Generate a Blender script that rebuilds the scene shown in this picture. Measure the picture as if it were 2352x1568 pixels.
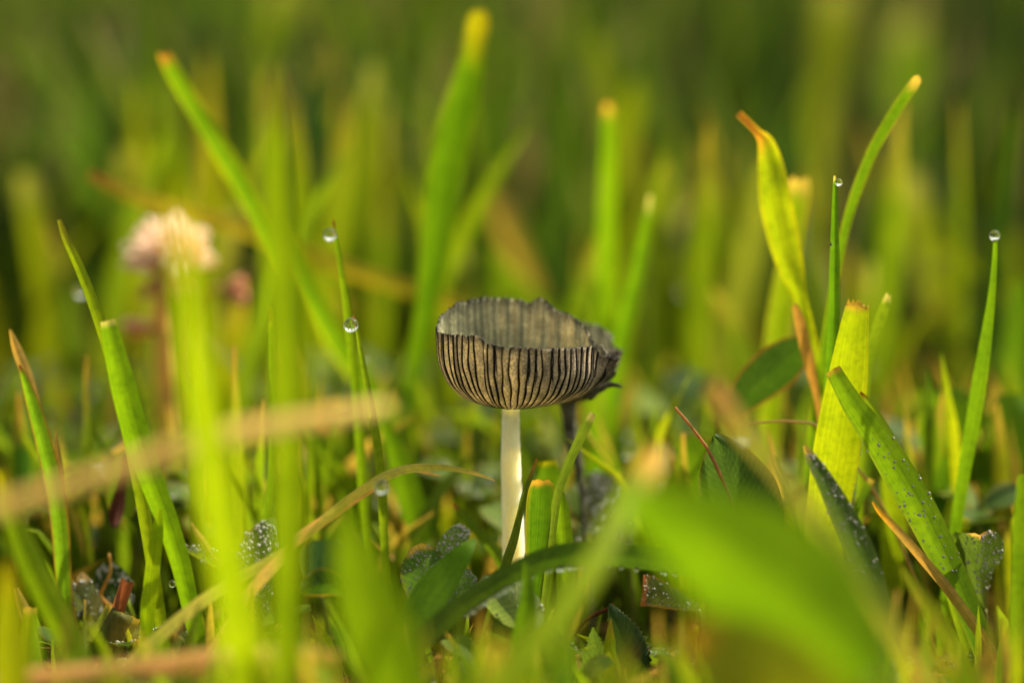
import bpy, math, random
import numpy as np
from mathutils import Vector, Matrix, noise

R = math.radians
random.seed(11)
rng = np.random.default_rng(5)
for o in list(bpy.data.objects):
    bpy.data.objects.remove(o)
SC = bpy.context.scene
COL = SC.collection
MM = 0.001                     # all lengths below are written in millimetres

# ------------------------------------------------------------------ camera
PITCH, ZF, KPX, HF = R(9.0), 306.0, 110.0 / 2352.0, 32.1
FWD = Vector((0, math.cos(PITCH), -math.sin(PITCH)))
UP = Vector((0, math.sin(PITCH), math.cos(PITCH)))
FOC = Vector((0, 0, HF))
CAM = FOC - FWD * ZF
cd = bpy.data.cameras.new('camera')
cam = bpy.data.objects.new('camera', cd)
COL.objects.link(cam)
cam.location = CAM * MM
cam.rotation_euler = (R(90) - PITCH, 0, 0)
cd.lens, cd.sensor_width = 100.0, 35.95
cd.clip_start, cd.clip_end = 0.004, 400.0
cd.dof.use_dof = True
cd.dof.focus_distance = (ZF - 4.5) * MM
cd.dof.aperture_fstop = 8.2
SC.camera = cam

# ------------------------------------------------------------------ world, sun, exposure
SUN_AZ, SUN_EL = R(58), R(47)             # azimuth from +Y (away from the camera), negative = to the left
wd = bpy.data.worlds.new('World')
SC.world = wd
wd.use_nodes = True
nt = wd.node_tree
sky = nt.nodes.new('ShaderNodeTexSky')
sky.sky_type = 'NISHITA'
sky.sun_disc = False
sky.sun_elevation, sky.sun_rotation = SUN_EL, SUN_AZ
sky.dust_density, sky.air_density, sky.ozone_density = 4.0, 1.0, 0.6
bg = nt.nodes['Background']
bg.inputs[1].default_value = 0.11
hs = nt.nodes.new('ShaderNodeHueSaturation')      # hazy morning air: the sky's blue is washed out
hs.inputs['Saturation'].default_value = 0.15
nt.links.new(sky.outputs[0], hs.inputs['Color'])
wm = nt.nodes.new('ShaderNodeMix')
wm.data_type, wm.blend_type = 'RGBA', 'MULTIPLY'
wm.inputs[0].default_value = 1.0
wm.inputs[7].default_value = (1.0, 0.95, 0.82, 1)
nt.links.new(hs.outputs[0], wm.inputs[6])
nt.links.new(wm.outputs[2], bg.inputs[0])
sl = bpy.data.lights.new('sun', 'SUN')
sl.energy, sl.angle, sl.color = 4.5, R(0.6), (1.0, 0.88, 0.68)
sun = bpy.data.objects.new('sun', sl)
COL.objects.link(sun)
sdir = Vector((math.sin(SUN_AZ) * math.cos(SUN_EL), math.cos(SUN_AZ) * math.cos(SUN_EL), math.sin(SUN_EL)))
sun.rotation_euler = sdir.to_track_quat('Z', 'Y').to_euler()
sun.location = sdir * 2
vs = SC.view_settings
vs.view_transform, vs.look, vs.exposure, vs.gamma = 'Standard', 'None', 1.2, 1.0
vs.use_curve_mapping = False
SC.render.engine = 'CYCLES'
cy = SC.cycles
cy.use_denoising = True
cy.max_bounces, cy.diffuse_bounces, cy.transmission_bounces, cy.glossy_bounces = 10, 5, 8, 4
cy.sample_clamp_indirect = 6.0
cy.caustics_refractive = cy.caustics_reflective = False


def depth(Y):
    """stretch of the depth scale away from the sharp zone, so that the far things are as soft as they should be"""
    if Y < -18:
        return -18 + (Y + 18) * 1.5
    if Y > 12:
        return 12 + (Y - 12) * 1.8
    return Y


def at(px, py, Y):
    return at_raw(px, py, depth(Y))


def mpp(Y):
    return KPX * (depth(Y) - CAM.y) / (-CAM.y)


def at_raw(px, py, Y):
    """photograph position (2352 wide) at world depth Y -> point in mm"""
    d = FWD * ZF + Vector((1, 0, 0)) * ((px - 1176) * KPX) + UP * ((784 - py) * KPX)
    return CAM + d * ((Y - CAM.y) / d.y)


# ------------------------------------------------------------------ materials
class NT:
    def __init__(s, name):
        s.m = bpy.data.materials.new(name)
        s.m.use_nodes = True
        s.t = s.m.node_tree
        s.t.nodes.clear()
        s.out = s.n('ShaderNodeOutputMaterial')

    def n(s, typ, **kw):
        nd = s.t.nodes.new(typ)
        for k, v in kw.items():
            if k.startswith('i_'):
                nd.inputs[k[2:].replace('_', ' ')].default_value = v
            else:
                setattr(nd, k, v)
        return nd

    def l(s, a, b):
        s.t.links.new(a, b)

    def ramp(s, src, stops):
        r = s.n('ShaderNodeValToRGB')
        e = r.color_ramp.elements
        while len(e) < len(stops):
            e.new(0.5)
        for el, (p, c) in zip(e, stops):
            el.position = p
            el.color = c if len(c) == 4 else (*c, 1)
        s.l(src, r.inputs[0])
        return r.outputs[0]

    def mix(s, fac, a, b, mode='MIX'):
        m = s.n('ShaderNodeMix', data_type='RGBA', blend_type=mode)
        for sock, v in ((m.inputs[0], fac), (m.inputs[6], a), (m.inputs[7], b)):
            if hasattr(v, 'is_output'):
                s.l(v, sock)
            elif isinstance(v, (int, float)):
                sock.default_value = v
            else:
                sock.default_value = (*v, 1)
        return m.outputs[2]


def leaf_material(name, trans=0.5, rough=0.5, spec=0.12, vein=7.0, tgain=(1.19, 1.22, 0.6), pinnate=False, bump=0.25):
    k = NT(name)
    at_ = k.n('ShaderNodeAttribute', attribute_name='Col')
    uv = k.n('ShaderNodeUVMap', uv_map='UVMap')
    mp = k.n('ShaderNodeMapping')
    k.l(uv.outputs[0], mp.inputs[0])
    mp.inputs['Scale'].default_value = (vein, 0.03, 1)
    n1 = k.n('ShaderNodeTexNoise', i_Scale=1.0, i_Detail=3.0)
    k.l(mp.outputs[0], n1.inputs['Vector'])
    lo, hi = (0.78, 1.2) if not pinnate else (0.85, 1.15)
    stripes = k.ramp(n1.outputs['Fac'], [(0.3, (lo,) * 3), (0.7, (hi,) * 3)])
    c = k.mix(1.0, at_.outputs['Color'], stripes, 'MULTIPLY')
    height = n1.outputs['Fac']
    if pinnate:
        sp = k.n('ShaderNodeSeparateXYZ')
        k.l(uv.outputs[0], sp.inputs[0])
        ab = k.n('ShaderNodeMath', operation='ABSOLUTE')
        k.l(sp.outputs[0], ab.inputs[0])
        ad = k.n('ShaderNodeMath', operation='MULTIPLY_ADD')      # y + 0.75*|x| -> chevrons
        k.l(ab.outputs[0], ad.inputs[0]); ad.inputs[1].default_value = 0.8
        k.l(sp.outputs[1], ad.inputs[2])
        cmb = k.n('ShaderNodeCombineXYZ')
        k.l(ad.outputs[0], cmb.inputs[0])
        nw = k.n('ShaderNodeTexNoise', i_Scale=0.5, i_Detail=1.0)
        k.l(uv.outputs[0], nw.inputs['Vector'])
        wv = k.n('ShaderNodeTexWave', wave_type='BANDS', bands_direction='X', i_Scale=0.42, i_Distortion=1.2, i_Detail=1.0)
        k.l(cmb.outputs[0], wv.inputs['Vector'])
        v1 = k.ramp(wv.outputs['Fac'], [(0.84, (0, 0, 0)), (0.97, (1, 1, 1))])
        mid = k.n('ShaderNodeMapRange', i_From_Min=0.10, i_From_Max=0.02)
        k.l(ab.outputs[0], mid.inputs[0])
        vv = k.n('ShaderNodeMath', operation='MAXIMUM')
        k.l(v1, vv.inputs[0]); k.l(mid.outputs[0], vv.inputs[1])
        vf = k.n('ShaderNodeMath', operation='MULTIPLY'); vf.inputs[1].default_value = 0.45
        k.l(vv.outputs[0], vf.inputs[0])
        lighter = k.mix(1.0, c, (1.9, 1.7, 1.5), 'MULTIPLY')
        c = k.mix(vf.outputs[0], c, lighter)
        height = vv.outputs[0]
    # blotches and fine specks
    tc = k.n('ShaderNodeTexCoord')
    oi = k.n('ShaderNodeObjectInfo')
    va = k.n('ShaderNodeVectorMath', operation='ADD')
    k.l(tc.outputs['Object'], va.inputs[0]); k.l(oi.outputs['Random'], va.inputs[1])
    n2 = k.n('ShaderNodeTexNoise', i_Scale=260.0, i_Detail=3.0)
    k.l(va.outputs[0], n2.inputs['Vector'])
    c = k.mix(1.0, c, k.ramp(n2.outputs['Fac'], [(0.3, (0.82, 0.86, 0.85)), (0.7, (1.18, 1.12, 1.0))]), 'MULTIPLY')
    n3 = k.n('ShaderNodeTexNoise', i_Scale=1500.0, i_Detail=2.0)
    k.l(va.outputs[0], n3.inputs['Vector'])
    c = k.mix(1.0, c, k.ramp(n3.outputs['Fac'], [(0.28, (0.8, 0.82, 0.85)), (0.5, (1.0, 1.0, 1.0)), (0.72, (1.12, 1.08, 1.04))]), 'MULTIPLY')
    bp = k.n('ShaderNodeBump', i_Strength=bump, i_Distance=0.0001)
    k.l(height, bp.inputs['Height'])
    pr = k.n('ShaderNodeBsdfPrincipled', i_Roughness=rough)
    pr.inputs['Specular IOR Level'].default_value = spec
    k.l(c, pr.inputs['Base Color']); k.l(bp.outputs[0], pr.inputs['Normal'])
    tr = k.n('ShaderNodeBsdfTranslucent')
    k.l(k.mix(1.0, c, tgain, 'MULTIPLY'), tr.inputs[0])
    ms = k.n('ShaderNodeMixShader'); ms.inputs[0].default_value = trans
    k.l(pr.outputs[0], ms.inputs[1]); k.l(tr.outputs[0], ms.inputs[2])
    k.l(ms.outputs[0], k.out.inputs[0])
    return k.m


def water_material():
    k = NT('dew_water')
    g = k.n('ShaderNodeBsdfGlass', i_Roughness=0.0, i_IOR=1.33)
    g.inputs[0].default_value = (0.98, 1, 0.97, 1)
    k.l(g.outputs[0], k.out.inputs[0])
    return k.m


def dew_material():
    k = NT('fine_dew')
    g = k.n('ShaderNodeBsdfPrincipled', i_Roughness=0.13, i_IOR=1.33)
    g.inputs['Base Color'].default_value = (0.95, 0.95, 0.82, 1)
    g.inputs['Transmission Weight'].default_value = 0.68
    g.inputs['Specular IOR Level'].default_value = 0.8
    k.l(g.outputs[0], k.out.inputs[0])
    return k.m


def cap_material(name, trans, dark=1.0):
    k = NT(name)
    at_ = k.n('ShaderNodeAttribute', attribute_name='Col')
    tc = k.n('ShaderNodeTexCoord')
    n1 = k.n('ShaderNodeTexNoise', i_Scale=4500.0, i_Detail=4.0, i_Roughness=0.7)
    k.l(tc.outputs['Object'], n1.inputs['Vector'])
    c = k.mix(1.0, at_.outputs['Color'], k.ramp(n1.outputs['Fac'], [(0.32, (0.4, 0.36, 0.33)), (0.5, (0.9, 0.9, 0.9)), (0.68, (1.7, 1.6, 1.4))]), 'MULTIPLY')
    n2 = k.n('ShaderNodeTexNoise', i_Scale=700.0, i_Detail=3.0)
    k.l(tc.outputs['Object'], n2.inputs['Vector'])
    c = k.mix(1.0, c, k.ramp(n2.outputs['Fac'], [(0.3, (0.7 * dark,) * 3), (0.7, (1.25 * dark,) * 3)]), 'MULTIPLY')
    bp = k.n('ShaderNodeBump', i_Strength=0.6, i_Distance=0.00006)
    k.l(n1.outputs['Fac'], bp.inputs['Height'])
    pr = k.n('ShaderNodeBsdfPrincipled', i_Roughness=0.6)
    pr.inputs['Specular IOR Level'].default_value = 0.35
    k.l(c, pr.inputs['Base Color']); k.l(bp.outputs[0], pr.inputs['Normal'])
    tr = k.n('ShaderNodeBsdfTranslucent')
    k.l(k.mix(1.0, c, (1.1, 1.0, 0.86), 'MULTIPLY'), tr.inputs[0])
    ms = k.n('ShaderNodeMixShader'); ms.inputs[0].default_value = trans
    k.l(pr.outputs[0], ms.inputs[1]); k.l(tr.outputs[0], ms.inputs[2])
    k.l(ms.outputs[0], k.out.inputs[0])
    return k.m


def plain_material(name, cola, colb, scale, rough=0.8, bump=0.5, dist=0.0005, sss=0.0, trans=0.0, spec=0.3, stretch=1.0):
    k = NT(name)
    tc = k.n('ShaderNodeTexCoord')
    n1 = k.n('ShaderNodeTexNoise', i_Scale=scale, i_Detail=6.0, i_Roughness=0.65)
    mp = k.n('ShaderNodeMapping')
    mp.inputs['Scale'].default_value = (1, 1, stretch)
    k.l(tc.outputs['Object'], mp.inputs[0])
    k.l(mp.outputs[0], n1.inputs['Vector'])
    c = k.ramp(n1.outputs['Fac'], [(0.3, cola), (0.7, colb)])
    bp = k.n('ShaderNodeBump', i_Strength=bump, i_Distance=dist)
    k.l(n1.outputs['Fac'], bp.inputs['Height'])
    pr = k.n('ShaderNodeBsdfPrincipled', i_Roughness=rough)
    pr.inputs['Specular IOR Level'].default_value = spec
    k.l(c, pr.inputs['Base Color']); k.l(bp.outputs[0], pr.inputs['Normal'])
    if sss:
        pr.inputs['Subsurface Weight'].default_value = sss
        pr.inputs['Subsurface Radius'].default_value = (1.0, 0.8, 0.4)
        pr.inputs['Subsurface Scale'].default_value = 0.004
    sh = pr.outputs[0]
    if trans:
        tr = k.n('ShaderNodeBsdfTranslucent')
        k.l(c, tr.inputs[0])
        ms = k.n('ShaderNodeMixShader'); ms.inputs[0].default_value = trans
        k.l(sh, ms.inputs[1]); k.l(tr.outputs[0], ms.inputs[2])
        sh = ms.outputs[0]
    k.l(sh, k.out.inputs[0])
    return k.m


M_GRASS = leaf_material('grass_blade', trans=0.55)
M_STRAW = leaf_material('dry_straw', trans=0.5, rough=0.55, spec=0.25, vein=9.0, tgain=(1.2, 1.0, 0.7))
M_LEAF = leaf_material('clover_leaf', trans=0.45, rough=0.6, spec=0.12, vein=2.0, pinnate=True)
M_WATER = water_material()
M_DEW = dew_material()
M_CAP = cap_material('cap_flesh', 0.55)
M_CAPD = cap_material('withered_cap_flesh', 0.3)
M_GILL = plain_material('gill_black', (0.006, 0.005, 0.005), (0.018, 0.014, 0.012), 5000, 0.8, 0.4, 0.00003, spec=0.08)
M_STEM = plain_material('stem_cream', (0.78, 0.73, 0.47), (0.92, 0.88, 0.62), 1600, 0.8, 0.6, 0.0001, sss=1.0, spec=0.05, stretch=0.12)
M_STEMD = plain_material('stem_withered', (0.015, 0.015, 0.011), (0.16, 0.15, 0.095), 700, 0.7, 0.6, 0.0001)
M_PETAL = leaf_material('clover_petal', trans=0.4, rough=0.6, vein=3.0, tgain=(1.1, 1.0, 0.8))
M_SOIL = plain_material('soil', (0.008, 0.007, 0.005), (0.035, 0.026, 0.014), 180, 1.0, 0.8, 0.002, spec=0.0)
M_BUG = plain_material('bug_black', (0.004,) * 3, (0.01,) * 3, 3000, 0.3, 0.1, 0.00001, spec=0.6)


# ------------------------------------------------------------------ object helpers
def tag(o, label=None, cat=None, group=None, kind=None):
    for k, v in (('label', label), ('category', cat), ('group', group), ('kind', kind)):
        if v:
            o[k] = v
    return o


def make(name, verts, faces, mat, parent=None, origin=None, cols=None, uvs=None, smooth=True, kind=None):
    """verts in mm, world space; origin in mm (parent's origin when a child)."""
    og = origin if origin is not None else Vector((0, 0, 0))
    me = bpy.data.meshes.new(name)
    if isinstance(verts, np.ndarray):
        v = (verts - np.array(og)) * MM
        me.from_pydata(v.tolist(), [], faces.tolist() if isinstance(faces, np.ndarray) else faces)
    else:
        me.from_pydata([((p[0] - og[0]) * MM, (p[1] - og[1]) * MM, (p[2] - og[2]) * MM) for p in verts], [], faces)
    if smooth:
        me.polygons.foreach_set('use_smooth', [True] * len(me.polygons))
    if cols is not None:
        a = me.color_attributes.new('Col', 'FLOAT_COLOR', 'POINT')
        ca = np.ones((len(me.vertices), 4), dtype=np.float32)
        ca[:, :3] = np.array(cols, dtype=np.float32)[:, :3]
        a.data.foreach_set('color', ca.ravel())
    if uvs is not None:
        ul = me.uv_layers.new(name='UVMap')
        li = np.zeros(len(me.loops), dtype=np.int32)
        me.loops.foreach_get('vertex_index', li)
        ul.data.foreach_set('uv', np.array(uvs, dtype=np.float32)[li].ravel())
    me.materials.append(mat)
    o = bpy.data.objects.new(name, me)
    COL.objects.link(o)
    if parent is not None:
        o.parent = parent
    else:
        o.location = Vector(og) * MM
    if kind:
        o['kind'] = kind
    return o


def empty(name, loc):
    o = bpy.data.objects.new(name, None)
    o.empty_display_size = 0.002
    COL.objects.link(o)
    o.location = Vector(loc) * MM
    return o


def spline(P, n):
    """Catmull-Rom through the points of P (Vectors of any size), n samples."""
    P = [Vector(p) for p in P]
    P = [P[0] * 2 - P[1]] + P + [P[-1] * 2 - P[-2]]
    m = len(P) - 3
    out = []
    for i in range(n):
        f = i / (n - 1) * m
        j = min(int(f), m - 1)
        t = f - j
        a, b, c, d = P[j:j + 4]
        out.append(0.5 * ((2 * b) + (c - a) * t + (2 * a - 5 * b + 4 * c - d) * t * t + (3 * b - a - 3 * c + d) * t ** 3))
    return out


def ground_z(x, y):
    return 1.6 * noise.noise(Vector((x * 0.035, y * 0.035, 0.3))) + 0.5 * noise.noise(Vector((x * 0.15, y * 0.15, 7.0))) - 5.2


def to_ground(pts, droop=0.10, step=4.0):
    """extend a list of (point, width) past its last point until it enters the soil"""
    p, w = pts[-1]
    d = (pts[-1][0] - pts[-2][0]).normalized()
    for _ in range(200):
        if p.z < ground_z(p.x, p.y) - 1.5:
            break
        d = (d + Vector((0, 0, -droop))).normalized()
        p = p + d * step
        w = w * 0.985
        pts.append((p, w))
    return pts


def lerp3(a, b, t):
    return tuple(a[i] * (1 - t) + b[i] * t for i in range(3))


# leaf colours (linear)
LIME = (0.235, 0.335, 0.006)
GREEN = (0.125, 0.235, 0.006)
MID = (0.085, 0.165, 0.007)
DARK = (0.034, 0.085, 0.012)
DEEP = (0.022, 0.055, 0.014)
YEL = (0.42, 0.37, 0.008)
OLIVE = (0.17, 0.17, 0.015)
STRAW = (0.50, 0.34, 0.075)
PALE = (0.52, 0.45, 0.16)
BROWN = (0.26, 0.11, 0.025)
ORANGE = (0.55, 0.30, 0.05)
REDB = (0.16, 0.05, 0.02)


def ribbon(line, widths, main, tip=None, tiplen=0.0, base=None, edge=None, edgew=0.12, fold=0.25, yaw=0.0, twist=0.0,
           cut=0.0, nu=7, wav=0.0, seed=0, cup=0.0, serrate=0.0, face=None):
    """A leaf surface along `line` (Vectors, tip first). Returns verts, faces, cols, uvs and the sample grid."""
    n = len(line)
    rs = random.Random(seed * 7 + 3)
    arc = [0.0]
    for i in range(1, n):
        arc.append(arc[-1] + (line[i] - line[i - 1]).length)
    wmax = max(widths)
    comp = 1.0 / max(0.45, math.cos(yaw))
    V, F, C, U, N = [], [], [], [], []
    jag = [rs.uniform(-1, 1) for _ in range(nu)]
    for i in range(n):
        t = (line[min(i + 1, n - 1)] - line[max(i - 1, 0)]).normalized()
        view = (face if face is not None else (CAM - line[i])).normalized()
        s = t.cross(view)
        if s.length < 1e-4:
            s = Vector((1, 0, 0))
        s.normalize()
        nn = s.cross(t).normalized()
        if nn.dot(view) < 0:
            nn, s = -nn, -s
        rot = Matrix.Rotation(yaw + twist * (arc[i] / arc[-1]), 3, t)
        s, nn = rot @ s, rot @ nn
        w = widths[i] * comp
        f = arc[i] / arc[-1]
        for j in range(nu):
            u = -1 + 2 * j / (nu - 1)
            ww = w
            if serrate and abs(u) > 0.99:
                ww = w * (1 + serrate * (((i * 0.5) % 1.0) * 2 - 1) + serrate * rs.uniform(-0.5, 0.5))
            p = line[i] + s * (u * ww / 2) - nn * (fold * abs(u) * w / 2) - nn * (cup * u * u * w / 2)
            if wav:
                p = p + nn * (wav * noise.noise(Vector((line[i].x * 0.25 + seed, line[i].z * 0.25, u * 1.3))))
            if cut and i < 3:
                p = p - t * (cut * widths[0] * 0.5 * jag[j]) * (1 - i / 3)
            V.append(p)
            N.append(nn)
            c = main
            if base is not None:
                c = lerp3(c, base, min(1, max(0, (f - 0.35) / 0.6)))
            if tip is not None and tiplen:
                x = (arc[i] - 0.35 * tiplen * (1 + 0.6 * jag[j])) / (0.65 * tiplen)
                if x < 1:
                    c = lerp3(tip, c, max(0, x) ** 1.2)
            if edge is not None:
                e = (abs(u) - (1 - edgew * 2)) / (edgew * 2)
                if e > 0:
                    c = lerp3(c, edge, min(1, e) * (0.6 + 0.4 * jag[j]))
            C.append(c)
            U.append((u * wmax / 2, arc[i]))
    for i in range(n - 1):
        for j in range(nu - 1):
            a = i * nu + j
            F.append((a, a + 1, a + nu + 1, a + nu))
    return V, F, C, U, N


def tube(line, radii, nseg=10, rough=0.0, seed=0, cap_ends=True):
    V, F = [], []
    n = len(line)
    s0 = None
    for i in range(n):
        t = (line[min(i + 1, n - 1)] - line[max(i - 1, 0)]).normalized()
        s = t.cross(Vector((0.13, 1, 0.21))) if s0 is None else (s0 - t * s0.dot(t))
        s.normalize(); s0 = s
        b = t.cross(s)
        for j in range(nseg):
            a = 2 * math.pi * j / nseg
            r = radii[i] * (1 + rough * noise.noise(Vector((math.cos(a) * 2 + seed, math.sin(a) * 2, i * 0.45))))
            V.append(line[i] + (s * math.cos(a) + b * math.sin(a)) * r)
    for i in range(n - 1):
        for j in range(nseg):
            a, b_ = i * nseg + j, i * nseg + (j + 1) % nseg
            F.append((a, b_, b_ + nseg, a + nseg))
    if cap_ends:
        F.append(tuple(range(nseg))[::-1])
        F.append(tuple(range((n - 1) * nseg, n * nseg)))
    return V, F


def ico(level):
    import bmesh
    bm = bmesh.new()
    bmesh.ops.create_icosphere(bm, subdivisions=level, radius=1.0)
    v = np.array([x.co[:] for x in bm.verts])
    f = np.array([[q.index for q in x.verts] for x in bm.faces])
    bm.free()
    return v, f


ICO1, ICO2, ICO3, ICO4 = ico(1), ico(2), ico(3), ico(4)


def dew_mesh(points):
    """points: list of (Vector, normal, r) -> joined beads"""
    vs_, fs_, off = [], [], 0
    for p, nrm, r in points:
        tv, tf = ICO3 if r > 0.14 else (ICO2 if r > 0.06 else ICO1)
        q = Vector(nrm).to_track_quat('Z', 'Y').to_matrix()
        m = np.array(q)
        sc = tv * np.array([r, r, r * 0.75])
        vs_.append(sc @ m.T + np.array(p + Vector(nrm) * r * 0.45))
        fs_.append(tf + off)
        off += len(tv)
    return np.concatenate(vs_), np.concatenate(fs_)


def add_dew(parent, og, V, N, nu, count, rmin, rmax, lo=0.0, hi=1.0, seed=0, edge_only=False, clump=0.0):
    rs = random.Random(seed + 99)
    n = len(V) // nu
    pts = []
    tries = 0
    count = int(count * 0.65)
    while len(pts) < count and tries < count * 20:
        tries += 1
        i = rs.uniform(lo, hi) * (n - 1.001)
        j = rs.uniform(0, nu - 1.001)
        if edge_only:
            q = int(i) * nu
            j = 0.0 if V[q].z < V[q + nu - 1].z else nu - 1.001
        i0, j0 = int(i), int(j)
        fi, fj = i - i0, j - j0
        a = V[i0 * nu + j0].lerp(V[i0 * nu + j0 + 1], fj)
        b = V[(i0 + 1) * nu + j0].lerp(V[(i0 + 1) * nu + j0 + 1], fj)
        p = a.lerp(b, fi)
        if clump and noise.noise(p * 0.5 + Vector((seed, 0, 0))) < clump - 0.5:
            continue
        nn = N[i0 * nu + j0]
        # the true surface normal, on the viewer's side
        g = (V[(i0 + 1) * nu + j0] - V[i0 * nu + j0]).cross(V[i0 * nu + j0 + 1] - V[i0 * nu + j0])
        if g.length > 1e-9:
            g.normalize()
            if g.dot(nn) < 0:
                g = -g
            nn = g
        r = rmin * 2.0 + (rmax * 1.45 - rmin * 2.0) * rs.random() ** 2.2
        pts.append((p, nn, r))
    v, f = dew_mesh(pts)
    o = make('fine_dew', v, f, M_WATER if edge_only else M_DEW, parent=parent, origin=og)
    o['kind'] = 'stuff'
    return o


BLADES = {}


def blade(name, pts, Y, style, label, cat='grass blade', group=None, key=None, droop=0.10, mat=None, dew=None, ext=True, n=None, **kw):
    """pts: (px, py, width_px) tip first; Y: depth at tip and at the last point (mm)"""
    Yt, Yb = Y if isinstance(Y, tuple) else (Y, Y)
    m = len(pts)
    P = []
    for i, (px, py, w) in enumerate(pts):
        y = Yt + (Yb - Yt) * i / (m - 1)
        P.append((at(px, py, y), w * mpp(y)))
    q = spline([Vector((p.x, p.y, p.z, w)) for p, w in P], max(12, m * 5))
    L = [(Vector(v[:3]), max(0.05, v[3])) for v in q]
    if ext:
        L = to_ground(L, droop)
    line = [a for a, _ in L]
    wid = [b for _, b in L]
    wm = max(wid)
    nu = kw.pop('nu', 5 if wm < 1.5 else 7)
    sd = len(BLADES) + 1
    st = dict(style); st.update(kw)
    V, F, C, U, N = ribbon(line, wid, nu=nu, seed=sd, **st)
    og = Vector((line[-1].x, line[-1].y, line[-1].z))
    o = make(name, V, F, mat or M_GRASS, origin=og, cols=C, uvs=U)
    tag(o, label, cat, group)
    if dew:
        add_dew(o, og, V, N, nu, seed=sd, **dew)
    BLADES[key or sd] = (o, line)
    return o


def S(main, **k):
    return dict(main=main, **k)


# ================================================================== the setting
def build_ground():
    xs = np.concatenate([[-60000, -12000, -3000, -1200], np.linspace(-500, 500, 101), [1200, 3000, 12000, 60000]])
    ys = np.concatenate([[-60000, -12000, -3000, -1000], np.linspace(-350, 650, 101), [900, 1300, 2000, 4000, 12000, 60000]])
    V = [(x, y, ground_z(x, y)) for y in ys for x in xs]
    nx = len(xs)
    F = [(j * nx + i, j * nx + i + 1, (j + 1) * nx + i + 1, (j + 1) * nx + i) for j in range(len(ys) - 1) for i in range(nx - 1)]
    o = make('ground', V, F, M_SOIL)
    o['kind'] = 'structure'


build_ground()


def grass_stuff(name, label, blades, seg=5):
    """blades: x, y, height, width, lean (rad), lean azimuth, facing yaw, colour, tip colour -> one joined mesh"""
    Vs, Fs, Cs, Us = [], [], [], []
    off = 0
    for (x, y, h, w, lean, az, yaw, c, tc_) in blades:
        z0 = ground_z(x, y) - 1.0
        dx, dy = math.sin(az), math.cos(az)
        sx, sy = math.cos(yaw), math.sin(yaw)
        fx, fy = -sy, sx
        for i in range(seg + 1):
            f = i / seg
            a = lean * f * 0.9
            r = h * f * math.sin(a)
            z = z0 + h * f * math.cos(a)
            ww = w * (0.75 + 0.5 * f) * (1.0 if f < 0.55 else max(0.06, 1 - ((f - 0.55) / 0.45) ** 1.8))
            cc = lerp3(c, tc_, max(0, (f - 0.75) / 0.25))
            for u in (-1, 0, 1):
                o_ = 0.18 * w if u == 0 else 0.0
                Vs.append((x + dx * r + sx * u * ww / 2 + fx * o_, y + dy * r + sy * u * ww / 2 + fy * o_, z))
                Cs.append(cc); Us.append((u * w / 2, f * h))
        for i in range(seg):
            for j in range(2):
                a0 = off + i * 3 + j
                Fs.append((a0, a0 + 1, a0 + 4, a0 + 3))
        off += (seg + 1) * 3
    o = make(name, np.array(Vs), Fs, M_GRASS, cols=Cs, uvs=Us)
    tag(o, label, 'grass', kind='stuff')
    return o


def rcol(rs, dead=0.12, bright=0.5):
    if rs.random() < dead:
        return lerp3(STRAW, BROWN, rs.random() * 0.7)
    c = lerp3(DARK, LIME, min(1, max(0, rs.gauss(bright, 0.28))))
    return lerp3(c, YEL, rs.random() ** 4 * 0.45)


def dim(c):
    return (c[0] * 0.34, c[1] * 0.44, c[2] * 1.2)


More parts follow.
